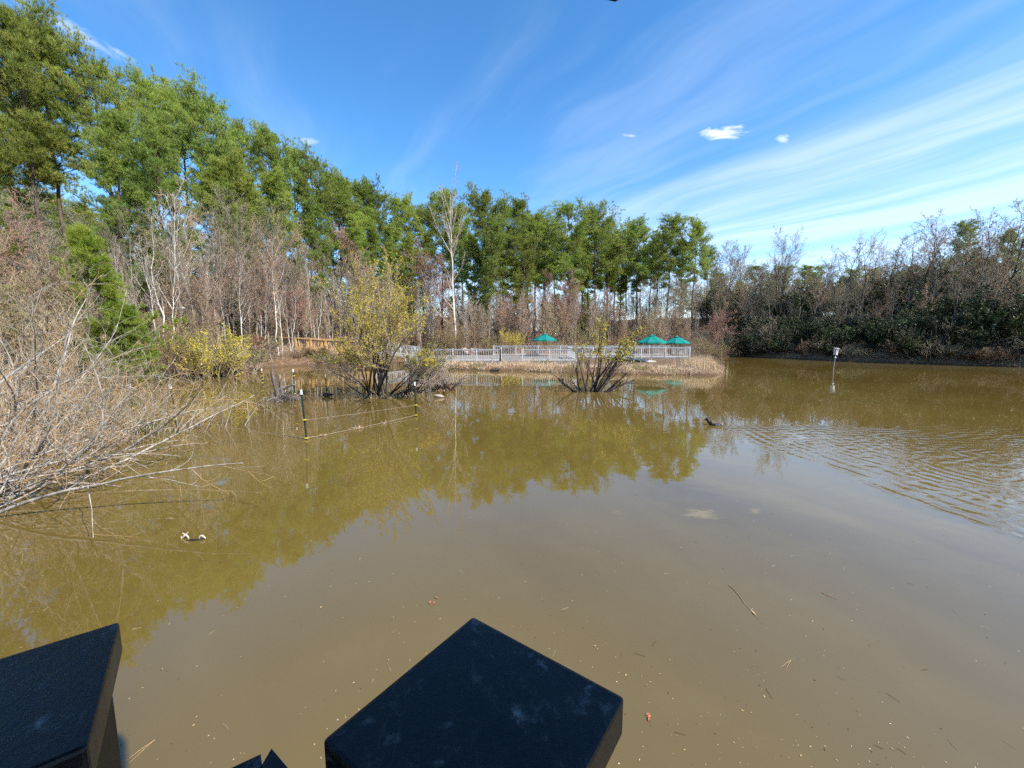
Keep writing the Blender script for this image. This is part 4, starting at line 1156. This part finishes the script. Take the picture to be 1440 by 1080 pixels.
x, z = TOP(917, 471, 36.6); umbrella(x, 36.6, z, 1.32, 'green umbrella standing on the grass in front of the railing, nearest of the three', 0.2, gz(x, 36.6))
x, z = TOP(766, 469.5, 43.6); umbrella(x, 43.6, z, 1.28, 'green umbrella standing alone on the deck, left of the shrub in the water', 0.1, DZ)
x, z = TOP(952, 473, 42.6); umbrella(x, 42.6, z, 1.28, 'green umbrella on the right end of the deck, overlapped by the nearest one', 0.3, DZ)

# rocks behind the railing
def rock(name, label, x, y, s, seed):
    r = np.random.default_rng(seed)
    bm_ = bpy.data.meshes.new('rock')
    import bmesh
    bm = bmesh.new(); bmesh.ops.create_icosphere(bm, subdivisions=3, radius=1)
    ph = r.random(6) * 6
    for v in bm.verts:
        c = v.co
        k = 1 + .16 * math.sin(c.x * 2.3 + ph[0]) * math.cos(c.y * 2.7 + ph[1]) + .10 * math.sin(c.z * 4 + ph[2] + c.x * 3) + .05 * math.sin(c.y * 9 + ph[3])
        v.co = Vector((c.x * s[0] * k, c.y * s[1] * k, c.z * s[2] * k))
    bm.to_mesh(bm_); bm.free(); bm_.materials.append(M['rock'])
    o = obj(name, bm_, None, (x, y, gz(x, y) + s[2] * .55)); tag(o, label, 'rock'); return o
xx = (654 - 720) / F * 47.5; rock('boulder', 'pale rounded boulder behind the left end of the white railing', xx, 47.5, (.55, .5, .55), 1)
xx = (663.5 - 720) / F * 47.2; rock('boulder', 'pink upright boulder beside the pale rounded one behind the railing', xx, 47.2, (.30, .3, .50), 2)

# ------------------------------------------------------------------ steel posts in the pond
def t_post(px, pyw, pyt, label, clips, top_px=None, radius=1.0, float_=False):
    p = W(px, pyw)
    h = CAM_H + TOP(px, pyt, p.y)[1] - CAM_H
    t = thing('steel_fence_post', label, 'post', p, 0.3, 'steel posts standing in the pond')
    if top_px is not None:
        t.rotation_euler = (0, math.atan2((top_px - px) / F * p.y, h), 0)
    w = .022 * radius
    m = MB(); hb = h - 0.13
    m.box((-w, -.004, -.6), (w, .004, hb)); m.box((-.004, .0045, -.6), (.004, w * 1.5, hb))
    for z in np.arange(.05, hb - .02, .055): m.box((-.007, -.012, z), (.007, -.0045, z + .014))
    part('post_shaft', m, M['post_green'], t)
    m = MB(); m.box((-w * 1.15, -.009, hb + .001), (w * 1.15, .009, h)); m.box((-.009, .0095, hb + .001), (.009, w * 1.6, h))
    part('painted_tip', m, M['tip_white'], t)
    for c in clips:
        z = c * h
        m = MB(); m.box((-w * 1.3, -.03, z - .015), (w * 2.2, -.013, z + .015)); m.tube([(w * 2.0, -.02, z), (w * 2.0, -.06, z + .01)], .018, 8)
        part('insulator_clip', m, M['yellow_plastic'], t)
    if float_:
        m = MB(); m.tube([(0, 0, .02), (0, 0, .05), (0, 0, .14), (0, 0, .17)], [.13, .17, .17, .10], 14); m.tube([(.16, 0, .1), (.30, 0, .08)], [.05, .02], 8)
        part('float_collar', m, M['dark_bark'], t, True)
    return p, h
A, hA = t_post(431, 618, 548, 'tall dark green post with white tip, nearest of the posts in open water', [0.40, 0.03], 427.6, 1.05)
B, hB = t_post(585, 586, 537, 'post with white tip just right of the large yellow willow', [0.34, 0.05], 584.8)
t_post(459.5, 558, 527, 'dark post with a black float at its foot, left of the yellow willow', [0.56, 0.22], None, 1.0, True)
t_post(415, 562, 519, 'post with yellow clips right beside the broken stump', [0.78, 0.5, .2], None)
t_post(369.5, 541, 518.5, 'post with four yellow clips left of the broken stump', [0.78, 0.55, .35, .12], None)
t_post(285.5, 534, 510, 'post with white tip before the yellow bush on the left bank', [0.7, 0.4], None)
t_post(249, 601, 540.5, 'white-tipped post leaning among the willow twigs, right of the other one there', [0.2], 244.5, 1.3)
t_post(189, 600, 540, 'white-tipped post among the willow twigs with a bright yellow clip', [0.44, .1], 188, 1.3)
t_post(166, 541, 514.5, 'faint post at the bank below the young pines', [0.5], None)
def wire(a, b, sag, label, r=.004, junk=False):
    r_ = np.random.default_rng(int(a[0] * 100) % 97)
    pts = [Vector(a).lerp(Vector(b), i / 24) + Vector((0, r_.normal() * .004, -sag * 4 * (i / 24) * (1 - i / 24) + r_.normal() * .004)) for i in range(25)]
    root = thing('fence_wire', label, 'wire', a)
    off = np.array(a)
    m = MB(); m.tube(np.array([tuple(p) for p in pts]) - off, r, 5); part('strand', m, M['wire'], root, True)
    if junk:
        for k in (3, 9, 10, 16):
            m = MB(); c = np.array(tuple(pts[k])) - off
            V = c + r_.normal(size=(26, 3)) * np.array([.06, .03, .022]); blades(m, V, nrm(r_.normal(size=(26, 3))), np.full(26, .12), np.full(26, .014), r_)
            part('snagged_weed', m, M['brown_twig'], root)
zA = hA * .40; wire((A.x, A.y - .03, zA), (B.x, B.y - .03, hB * .34), .02, 'upper wire strand between the two white-tipped posts in open water')
wire((A.x, A.y - .03, .045), (B.x, B.y - .03, hB * .05), .03, 'lower wire strand with snagged weeds just above the water', .006, True)
C = W(249, 601); wire((C.x, C.y, .25), (A.x, A.y - .03, .05), .02, 'slack wire strand from the willow twigs to the nearest post in open water', .004)

# broken stump in the water
def stump():
    p = W(398, 563)
    t = thing('tree_stump', 'broken grey stump with tangled roots standing in the water left of the willow', 'stump', p, 0.2)
    r = np.random.default_rng(8)
    m = MB()
    m.tube([(-.12, 0, -.2), (-.18, 0, .25), (-.28, .02, .7), (-.36, .02, 1.15), (-.34, 0, 1.45)], [.13, .11, .09, .06, .02], 9)
    m.tube([(.0, 0, -.2), (.0, .02, .3), (-.05, 0, .75), (-.16, .02, 1.25)], [.11, .09, .07, .02], 9)
    m.tube([(-.02, 0, .5), (.25, 0, .62), (.55, .02, .66)], [.09, .05, .02], 7)
    m.tube([(.1, 0, .2), (.32, -.02, .52), (.36, 0, .60)], [.1, .06, .01], 7)
    part('trunk', m, M['stump_bark'], t, True)
    m = MB()
    n = 700; pts = np.stack([r.normal(size=n) * .30 + .02, r.normal(size=n) * .22, np.abs(r.normal(size=n)) * .16], -1)
    blades(m, pts, nrm(r.normal(size=(n, 3)) + np.array([0, -.2, -.2])), .25 * (.5 + r.random(n)), np.full(n, .022), r)
    part('root_tangle', m, M['grey_bark'], t)
stump()
# pale bare tree leaning beside the stump on the shore
xx = (392 - 720) / F * 37.6
plant(BARE_WHITE[0], 'bare_tree', 'thin white-barked tree at the waterline left of the wooden bridge', 'bare tree', xx, 37.6, 11.5, None, rz=1.0)

# logs at the grassy point
def log(px, py, L, r0, rz, label, lift=.05):
    p = W(px, py)
    m = MB(); m.tube([(-L / 2, 0, 0), (-L / 4, .02, .03), (0, 0, .02), (L / 3, -.02, .05), (L / 2, 0, .12)], [r0 * .7, r0, r0, r0 * .8, r0 * .4], 9)
    m.tube([(0, 0, .02), (.1, .05, .28)], [r0 * .4, r0 * .15], 6)
    o = part('log', m, M['wet_bark'], None, True); o.location = (p.x, p.y, lift); o.rotation_euler.z = rz
    tag(o, label, 'log')
log(696, 522, 0.7, .12, .3, 'short dark log floating off the left part of the grassy point')
log(719, 519.5, 0.9, .13, 0, 'dark log at the edge of the grassy point below the railing', .12)
log(768, 517, 1.0, .14, .1, 'dark hollow log lying in the dry grass under the railing', .42)
log(640, 541, .8, .05, .2, 'thin dark branch floating right of the small twiggy shrub', .02)

# nest box on a pole
p = W(1172, 521)
t = thing('nest_box', 'pale grey nest box on a pole standing in the water before the right bank', 'nest box', p, 0.35)
h = TOP(1176, 489, p.y)[1]
t.rotation_euler = (0, 0.055, 0.35)
m = MB(); m.tube([(0, 0, -.6), (0, 0, h - .5)], .028, 8); part('pole', m, M['grey_metal'], t, True)
m = MB()
t.scale = (.78, .78, 1)
bx = [(-.14, -.13), (.14, -.13), (.14, .13), (-.14, .13)]
m.box((-.14, -.13, h - .56), (.14, .13, h - .10)); box_o = part('box', m, M['white_paint'], t)
m = MB(); m.tube([(0, -.133, h - .22), (0, -.128, h - .22)], .05, 14); part('entrance_hole', m, M['black'], box_o)
m = MB(); m.add([(-.18, -.20, h - .10), (.18, -.20, h - .10), (.18, .17, h - .04), (-.18, .17, h - .04), (-.18, -.20, h - .06), (.18, -.20, h - .06), (.18, .17, h), (-.18, .17, h)],
                [(0, 3, 2, 1), (4, 5, 6, 7), (0, 1, 5, 4), (1, 2, 6, 5), (2, 3, 7, 6), (3, 0, 4, 7)]); part('roof', m, M['white_paint'], t)
m = MB(); m.tube([(0, 0, h - .66), (.0, 0, h - .78)], [.03, .12], 14, cap=False); part('guard_cone', m, M['grey_metal'], t, True)

# ------------------------------------------------------------------ birds
def loft(path, rx, rz, n=14):
    """one continuous skin along a path in the x-z plane"""
    P = np.array(path, float)
    T = nrm(np.gradient(P, axis=0)); up = np.stack([-T[:, 2], np.zeros(len(P)), T[:, 0]], -1)
    a = np.arange(n) * 2 * math.pi / n
    V = P[:, None, :] + np.array([0, 1, 0])[None, None] * (np.array(rx)[:, None, None] * np.cos(a)[None, :, None]) + up[:, None, :] * (np.array(rz)[:, None, None] * np.sin(a)[None, :, None])
    return V, n
def bird(name, label, p, heading, s, path, rx, rz, mats, matfn, bill, wing):
    t = thing(name, label, 'duck' if 'duck' in name else 'goose', p, heading, None, s)
    V, n = loft(path, rx, rz); K = len(path)
    m = MB(); v = V.reshape(-1, 3); m.v.append(v.astype(np.float32)); m.n = len(v)
    for k in range(K - 1):
        for i in range(n):
            j = (i + 1) % n
            f = np.array([[k * n + i, k * n + j, (k + 1) * n + j, (k + 1) * n + i]])
            m.f.append((f, matfn(k, i / n)))
    m.f.append((np.array([list(range(n))[::-1]]), matfn(0, 0))); m.f.append((np.array([[(K - 1) * n + i for i in range(n)]]), matfn(K - 2, 0)))
    body = part('body', m, [M[x] for x in mats], t, True)
    m = MB(); V, n2 = loft(*bill, n=8); kk = len(V)
    for k in range(kk - 1):
        pass
    idx = np.arange(kk * n2).reshape(kk, n2)
    m.add(V.reshape(-1, 3), np.stack([idx[:-1], np.roll(idx, -1, 1)[:-1], np.roll(idx, -1, 1)[1:], idx[1:]], -1).reshape(-1, 4))
    m.add(V[-1], [tuple(range(n2))])
    part('bill', m, M['black'], t, True)
    for sgn in (1, -1):
        m = MB(); c, ax = wing
        th = np.linspace(0, 2 * math.pi, 15)[:-1]
        ring = [(c[0] + ax[0] * math.cos(q), sgn * (c[1] - .02 * math.sin(q) ** 2), c[2] + ax[1] * math.sin(q) + ax[0] * .12 * math.cos(q) * -1) for q in th]
        ins = [(x, y - sgn * .05, z) for x, y, z in ring]
        cen = [(c[0], sgn * (c[1] + .018), c[2])]
        m.add(ring + ins + cen, [(i, 14 + i, 14 + (i + 1) % 14, (i + 1) % 14) for i in range(14)])
        m.f.append((np.array([(28, i, (i + 1) % 14) for i in range(14)]), 0))
        part('wing', m, M[wing_mat], t, True)
path = [(-.27, 0, .085), (-.22, 0, .07), (-.13, 0, .045), (-.02, 0, .04), (.09, 0, .05), (.15, 0, .075), (.175, 0, .105), (.183, 0, .13), (.195, 0, .150), (.230, 0, .160), (.255, 0, .155)]
rx = [.012, .05, .085, .095, .082, .055, .034, .032, .042, .036, .018]
rz = [.008, .03, .058, .07, .066, .05, .036, .034, .046, .040, .018]
wing_mat = 'brown_feather'
bird('duck', 'black-headed duck with white flanks swimming with a wake on the right', (DUCK.x, DUCK.y, 0), R(155), 1.05, path, rx, rz, ['black', 'white_feather', 'brown_feather'],
     lambda k, a: 0 if k >= 4 or k == 0 else (1 if (a < .12 or .38 < a) and k in (1, 2) else 2), ([(.245, 0, .155), (.280, 0, .145), (.300, 0, .142)], [.016, .014, .012], [.014, .008, .004]), ((-.06, .085, .065), (.15, .035)))
path = [(-.30, 0, .10), (-.25, 0, .085), (-.14, 0, .055), (-.02, 0, .05), (.10, 0, .06), (.16, 0, .10), (.175, 0, .18), (.17, 0, .25), (.185, 0, .30), (.225, 0, .315), (.255, 0, .305)]
rx = [.012, .06, .11, .12, .10, .06, .028, .026, .038, .034, .018]
rz = [.010, .035, .07, .085, .08, .06, .03, .027, .042, .036, .018]
wing_mat = 'pale_feather'
pg = W(619, 559)
bird('goose', 'pale brown goose with a black neck floating by the small twiggy shrub', (pg.x, pg.y, 0), R(-12), 1.0, path, rx, rz, ['black', 'white_feather', 'pale_feather'],
     lambda k, a: (1 if k == 8 and (a < .2 or .3 < a < .7 or a > .8) else 0) if k >= 5 else (1 if k <= 1 or a > .55 else 2), ([(.25, 0, .305), (.285, 0, .295), (.31, 0, .29)], [.016, .012, .008], [.015, .009, .004]), ((-.06, .11, .08), (.19, .045)))

# ------------------------------------------------------------------ things floating on the near water
def drift(px, py, label, segs, mat='driftwood'):
    p = W(px, py); m = MB()
    for pts, rr in segs: m.tube(pts, rr, 7)
    o = part('driftwood', m, M[mat], None, True); o.location = p; tag(o, label, 'driftwood')
drift(261, 757, 'pale forked bit of driftwood poking from the water below the willow', [([(-.05, 0, 0), (-.02, 0, .03), (.01, 0, .05), (.04, .01, .09)], [.010, .013, .012, .004]), ([(.01, 0, .05), (.03, 0, .03), (.045, 0, -.01)], [.012, .011, .009]), ([(0, 0, .05), (-.045, .01, .075)], [.011, .004]),
      ([(-.055, 0, -.01), (-.06, 0, .03)], [.009, .004])])
drift(284, 758, 'pale bent stick end poking from the water right of the forked driftwood', [([(-.04, 0, -.01), (-.02, 0, .045), (.01, 0, .05), (.06, -.01, .015)], [.011, .013, .012, .007])])
drift(272, 760, 'dark half-sunken stick between the two pale driftwood bits', [([(-.09, 0, .0), (-.02, 0, .006), (.06, .01, .004), (.11, .02, -.004)], [.008, .016, .018, .008])], 'wet_bark')
def twig(px, py, px2, py2, label, mat='tan_leaf', r0=.0035, leaf=True):
    a, b = W(px, py), W(px2, py2); r = np.random.default_rng(px)
    root = thing('twig', label, 'twig', (a.x, a.y, 0.003))
    L = (b - a)
    pts = [tuple(L * (i / 6) + Vector((r.normal() * .008, r.normal() * .008, .002))) for i in range(7)]
    m = MB(); m.tube(pts, [r0 * (1 - .09 * i) for i in range(7)], 5)
    m.tube([pts[4], tuple(Vector(pts[4]) + Vector((.03, .02, .004)))], r0 * .5, 4)
    part('stem', m, M['brown_twig'], root, True)
    if leaf:
        c = np.array(pts[4]); m = MB()
        th = np.linspace(0, 2 * math.pi, 11)[:-1]
        ring = [(c[0] + .012 * math.cos(q), c[1] - .035 + .04 * math.sin(q), .004 + .004 * math.sin(q * 2)) for q in th]
        m.add(ring + [(c[0], c[1] - .035, .001)], [(10, i, (i + 1) % 10) for i in range(10)]); part('dead_leaf', m, M[mat], root)
twig(1026, 823, 1072, 878, 'long brown twig with a dead leaf floating right of the centre post')
twig(1155, 833, 1175, 843, 'short thin twig floating at the right', leaf=False)
def needle_pair(px, py, ang, label, L=.16):
    p = W(px, py, .004); m = MB()
    for da in (-.12, .12):
        d = Vector((math.cos(ang + da), math.sin(ang + da), 0)) * L
        m.tube([(0, 0, 0), tuple(d * .5 + Vector((0, 0, .003))), tuple(d)], [.0012, .0012, .0006], 4)
    o = part('pine_needles', m, M['tan_leaf'], None); o.location = p; tag(o, label, 'pine needles')
needle_pair(218, 1040, -1.9, 'pair of fallen pine needles floating between the two black posts')
needle_pair(1112, 928, -2.5, 'pair of fallen pine needles floating at the lower right')
needle_pair(1188, 798, -2.4, 'curled pine needle floating at the right', .09)
def leaf_bit(px, py, label, mat, s=.04, n=3):
    p = W(px, py, .003); r = np.random.default_rng(px + py); m = MB()
    for k in range(n):
        c = r.normal(size=2) * s * .5; a = r.random() * 6.28
        th = np.linspace(0, 2 * math.pi, 9)[:-1]
        ring = [(c[0] + s * .5 * math.cos(q) * math.cos(a) - s * .25 * math.sin(q) * math.sin(a), c[1] + s * .5 * math.cos(q) * math.sin(a) + s * .25 * math.sin(q) * math.cos(a), .003 + k * .003 + .003 * math.sin(2 * q)) for q in th]
        m.add(ring + [(c[0], c[1], .001 + k * .003)], [(8, i, (i + 1) % 8) for i in range(8)])
    o = part('dead_leaf', m, M[mat], None); o.location = p; tag(o, label, 'leaf')
leaf_bit(610, 845, 'reddish crumpled leaf floating above the centre post', 'red_leaf', .045)
leaf_bit(910, 1008, 'reddish crumpled leaf floating right of the centre post', 'red_leaf', .035)
leaf_bit(839, 911, 'round tan leaf floating just above the right corner of the centre post', 'tan_leaf', .022, 2)
leaf_bit(449, 855, 'curled yellow leaf floating between the two posts', 'tan_leaf', .025, 1)
leaf_bit(884, 950, 'curled yellow-green leaf floating beside the right corner of the centre post', 'tan_leaf', .025, 1)
# specks: pollen, seeds and bits of leaf nobody could count
r_ = np.random.default_rng(99)
m = MB()
for mi, (n, s0, s1) in enumerate([(420, .003, .008), (330, .004, .011), (380, .003, .009)]):
    px = r_.uniform(-60, 1500, n); py = 640 + 440 * r_.random(n) ** 0.75
    for a, b in zip(px, py):
        q = W(a, b, .0035)
        if math.sin(q.x * 1.7 + q.y * .6) * math.sin(q.y * 1.9 - q.x * .5 + 1) < r_.uniform(-1.0, .55): continue
        s = r_.uniform(s0, s1) * (0.7 + 0.08 * q.y); an = r_.random() * 6.28; asp = r_.uniform(.2, .9)
        c_, s_ = math.cos(an), math.sin(an)
        pts = [(q.x + s * (c_ * x - s_ * y * asp), q.y + s * (s_ * x + c_ * y * asp), .0035) for x, y in ((-1, 0), (-.3, -.8), (.8, -.4), (1, .1), (.2, .8))]
        m.add(pts, [(0, 1, 2, 3, 4)], mi)
n = 70
px = r_.uniform(0, 1440, n); py = r_.uniform(680, 1075, n)
for a, b in zip(px, py):
    q = W(a, b, .004); an = r_.random() * 3.14; L = r_.uniform(.03, .10)
    m.tube([(q.x, q.y, .004), (q.x + L * math.cos(an) * .5, q.y + L * math.sin(an) * .5 + .004, .005), (q.x + L * math.cos(an), q.y + L * math.sin(an), .004)], .0012, 3, int(r_.integers(0, 3)))
tag(obj('floating_specks', m.mesh('floating_specks', [M['pale_speck'], M['tan_leaf'], M['dark_speck']])), 'tiny pale and dark specks of leaf and seed scattered on the near water', 'floating specks', kind='stuff')
# floating mat of reddish debris by the left bank
m = MB(); n = 3500
a0, a1 = W(95, 548), W(245, 548)
pts = np.stack([r_.uniform(a0.x - 1, a1.x, n), a0.y + r_.normal(size=n) * .55, np.full(n, .006) + r_.random(n) * .02], -1)
d = r_.normal(size=(n, 3)); d[:, 2] *= .15
blades(m, pts, nrm(d), .14 * (.4 + r_.random(n)), np.full(n, .03), r_)
tag(obj('floating_debris', m.mesh('floating_debris', [M['dry_leaves']])), 'mat of reddish-brown floating debris behind the willow twigs', 'floating debris', kind='stuff')

# ------------------------------------------------------------------ ground cover
def scatter(n, fn, seed):
    r = np.random.default_rng(seed); X, Y = [], []
    while len(X) < n:
        x, y = fn(r, 4000); s = sdist(x, y)
        k = (s > 0.0); x, y, s = x[k], y[k], s[k]
        X.extend(x); Y.extend(y)
    X, Y = np.array(X[:n]), np.array(Y[:n])
    return X, Y, height(X, Y), r
# dry grass along the point
def pt_edge(r, n):
    x = r.uniform(-9.2, 15.4, n)
    y = np.interp(x, [-9.4, -7.4, -4.6, -2, 0.2, 3.5, 7, 10.5, 13.6, 15], [35.6, 33.4, 32.6, 31.6, 31.6, 29.8, 28.9, 28.2, 27.8, 28.6]) + np.abs(r.normal(size=n)) * 2.2 + .05
    return x, y
X, Y, Z, r = scatter(20000, pt_edge, 11)
k = ((Y < 34.9) | (X > 5.8)) & (Y < 40.3); X, Y, Z = X[k], Y[k], Z[k]
cl = 0.55 + 0.45 * np.sin(X * 2.1 + 1) * np.sin(Y * 2.7 + X) + 0.25 * np.sin(X * .8)
k = r.random(len(X)) < np.clip(cl, .12, 1); X, Y, Z, cl = X[k], Y[k], Z[k], cl[k]
d = nrm(r.normal(size=(len(X), 3)) * np.array([.45, .45, .15]) + np.array([0, 0, 1]))
green = (np.sin(X * 1.3 + 2) * np.sin(Y * 1.1) > .55) & (r.random(len(X)) < .7)
P = np.stack([X, Y, Z - .03], -1); L = (.14 + .34 * np.clip(cl, 0, 1.2)) * (.5 + .8 * r.random(len(X))) * np.where(X > 9, .62, .85) * np.where((Y > 33.2) & (X < 6), 1.25, 1.0)
m = MB(); blades(m, P[~green], d[~green], L[~green], np.full((~green).sum(), .030), r, 0); blades(m, P[green], d[green], L[green], np.full(green.sum(), .028), r, 1)
tag(obj('dry_grass', m.mesh('dry_grass', [M['straw'], M['green_grass']])), 'straw-coloured dry grass along the point below the railings', 'grass', kind='stuff')
n = 900
X = r_.normal(size=n) * .75 + 13.9; Y = r_.normal(size=n) * .5 + 30.3; Z = height(X, Y)
m = MB(); d = nrm(r_.normal(size=(n, 3)) * np.array([.16, .16, .05]) + np.array([0, 0, 1])); blades(m, np.stack([X, Y, Z - .05], -1), d, .65 + .5 * r_.random(n), np.full(n, .030), r_)
tag(obj('dry_reeds', m.mesh('dry_reeds', [M['straw']])), 'upright clump of tall dry reeds at the right tip of the grassy point', 'reeds', kind='stuff')
# undergrowth: fine twigs and dead leaves low on all the banks
def bank(r, n):
    px = r.uniform(-160, 1560, n); d = r.uniform(9, 66, n) ; return (px - 720) / F * d, d
X, Y, Z, r = scatter(42000, bank, 12)
s = sdist(X, Y); k = (s < 22) & (X > -70) & ~((X > -10) & (X < 19.3) & (Y < 47.2)); X, Y, Z, s = X[k], Y[k], Z[k], s[k]
n = len(X); Lh = (.35 + 1.1 * r.random(n) ** 2) * np.where(s < 1.2, .7, 1.15)
d = nrm(r.normal(size=(n, 3)) * np.array([.55, .55, .25]) + np.array([0, 0, .9]))
P = walk(np.stack([X, Y, Z - .05], -1), d, Lh, 4, .1, .3, r)
m = MB(); half = r.random(n) < .6
m.tubes(P[half], np.full((half.sum(), 4), .007), 3, 0); m.tubes(P[~half], np.full(((~half).sum(), 4), .006), 3, 1)
q = at_t(P, r.random((n, 3)))[0].reshape(-1, 3) + r.normal(size=(n * 3, 3)) * .06
sel = r.random(len(q)) < .6; leafquads(m, q[sel], .10, r, 2)
tag(obj('undergrowth', m.mesh('undergrowth', [M['brown_twig'], M['tan_bark'], M['dry_leaves']])), 'tangle of brown twigs and dead leaves low on the banks', 'undergrowth', kind='stuff')

# ------------------------------------------------------------------ shelter the photographer stands in
ZC = CAM_H - 0.35
c1, c2, c3 = W(665, 866, ZC), W(879, 980, ZC), W(452, 1037, ZC)
ex = (c2 - c1).normalized(); ey = (c3 - c1).normalized(); Lc = 0.5 * ((c2 - c1).length + (c3 - c1).length)
ey = (ey - ex * ex.dot(ey)).normalized()
def cap_mesh(o, ax, ay, L, th=.041, bev=.004):
    """square cap with eased edges; o is its far corner"""
    import bmesh
    bm = bmesh.new()
    vs = []
    for z in (-th, 0):
        for a, b in ((0, 0), (1, 0), (1, 1), (0, 1)): vs.append(bm.verts.new(tuple(ax * (a * L) + ay * (b * L) + Vector((0, 0, z)))))
    for f in ((0, 3, 2, 1), (4, 5, 6, 7), (0, 1, 5, 4), (1, 2, 6, 5), (2, 3, 7, 6), (3, 0, 4, 7)): bm.faces.new([vs[i] for i in f])
    bmesh.ops.recalc_face_normals(bm, faces=bm.faces)
    bmesh.ops.bevel(bm, geom=list(bm.edges), offset=bev, segments=2, affect='EDGES', profile=.6)
    me = bpy.data.meshes.new('post_cap'); bm.to_mesh(me); bm.free(); me.materials.append(M['stain']); return me
def rail_post(corner, ax, ay, L, label):
    t = thing('railing_post', label, 'post', corner, 0)
    i = .012
    q = [ax * a + ay * b for a, b in ((i, i), (L - i, i), (L - i, L - i), (i, L - i))]
    if ax.cross(ay).z < 0: q = q[::-1]
    m = MB(); m.prism([(v.x, v.y) for v in q], -1.75 - .0, -.0415); part('shaft', m, M['stain_dark'], t)
    o = obj('post_cap', cap_mesh(corner, ax, ay, L), t); return t
rail_post(c1, ex, ey, Lc, 'black-stained square post with flat cap, weathered water marks, bottom centre')
d1 = W(168, 873, ZC); d2 = W(120, 1062, ZC); fx = (d2 - d1).normalized(); gx_ = W(0, 918.5, ZC) - d1; fy = (gx_ - fx * fx.dot(gx_)).normalized()
rail_post(d1, fy, fx, Lc, 'black-stained square post with flat bluish cap, bottom left corner')
ZR = CAM_H - 0.47
def board(a_px, out_px, end_px, L, w, label, th=.038):
    a = W(*a_px, ZR); o = (W(*out_px, ZR) - a).normalized(); e = (W(*end_px, ZR) - a).normalized() * w
    q = [a, a + o * L, a + o * L + e, a + e]
    if (q[1] - q[0]).cross(q[2] - q[1]).z < 0: q = q[::-1]
    c = q[0]; m = MB(); m.prism([(v.x - c.x, v.y - c.y) for v in q], -th, 0)
    ob = part('rail_board', m, M['stain'], None); ob.location = c; tag(ob, label, 'rail board')
board((366.5, 1060.5), (326, 1079.5), (368.3, 1073.5), .16, .10, 'dark rail board end nearest the left black post at the bottom edge')
board((381.8, 1052.5), (405, 1080), (369.8, 1073.0), .16, .10, 'bluish rail board end pointing up beside the centre black post')
# roof overhead: its front corner just shows at the top of the picture
ZE = CAM_H + 0.64
x_, f_, u_ = ray(865.5, 2.6); kk = (ZE - CAM_H) / u_
rc = Vector((x_ * kk, f_ * kk, ZE))
RC = 2.6                                # six-sided roof, circumradius
cdir = Vector((math.sin(R(195.7)), math.cos(R(195.7)), 0))
ctr = cdir * RC
hexv = [ctr + Vector((math.sin(R(15.7 + 60 * i)), math.cos(R(15.7 + 60 * i)), 0)) * RC for i in range(6)][::-1]
t = thing('shelter_roof', 'dark corner of the shelter roof at the top edge of the picture', 'roof', rc)
hexi = [ctr + (v - ctr) * ((RC - .035) / RC) for v in hexv]
m = MB(); n6 = 6
vs = [tuple(v + Vector((0, 0, .11))) for v in hexv] + [tuple(ctr + Vector((0, 0, 1.3)))] + [tuple(v + Vector((0, 0, .06))) for v in hexi] + [tuple(ctr + Vector((0, 0, 1.2)))]
m.add(vs, [(i, (i + 1) % 6, 6) for i in range(6)] + [(7 + (i + 1) % 6, 7 + i, 13) for i in range(6)])
part('roof_panel', m, M['stain_dark'], t)
m = MB()
ring = [tuple(v) for v in hexv] + [tuple(v + Vector((0, 0, .107))) for v in hexv] + [tuple(v) for v in hexi] + [tuple(v + Vector((0, 0, .107))) for v in hexi]
for i in range(6):
    j = (i + 1) % 6
    m.add([ring[i], ring[j], ring[6 + j], ring[6 + i], ring[12 + i], ring[12 + j], ring[18 + j], ring[18 + i]], [(0, 1, 2, 3), (5, 4, 7, 6), (0, 4, 5, 1)])
part('fascia', m, M['stain_dark'], t)
for i, v in enumerate(hexv):
    if v.length < .1: continue
    cc = ctr + (v - ctr) * .93; m = MB(); m.box((cc.x - .07, cc.y - .07, -ZE - .8), (cc.x + .07, cc.y + .07, .05)); part('roof_post', m, M['stain_dark'], t)
e1 = Vector((math.sin(R(136)), math.cos(R(136)), 0)); e2 = Vector((math.sin(R(226)), math.cos(R(226)), 0)); S = 4.0
fl = thing('shelter_deck', 'dark timber deck of the shelter over the water', 'deck', (0, 0, 1.32))
m = MB()
ci = e1 * 0.0
for k in range(28):
    a0, a1 = -1.2 + k * .12, .75 + k * .12 + .112
    pts = [rc + e1 * a0 + e2 * .9, rc + e1 * a1 + e2 * .9, rc + e1 * a1 + e2 * (S - .2), rc + e1 * a0 + e2 * (S - .2)]
    if (pts[1] - pts[0]).cross(pts[2] - pts[1]).z < 0: pts = pts[::-1]
    m.prism([(v.x, v.y) for v in pts], -.04, 0)
part('deck_boards', m, M['stain_dark'], fl)
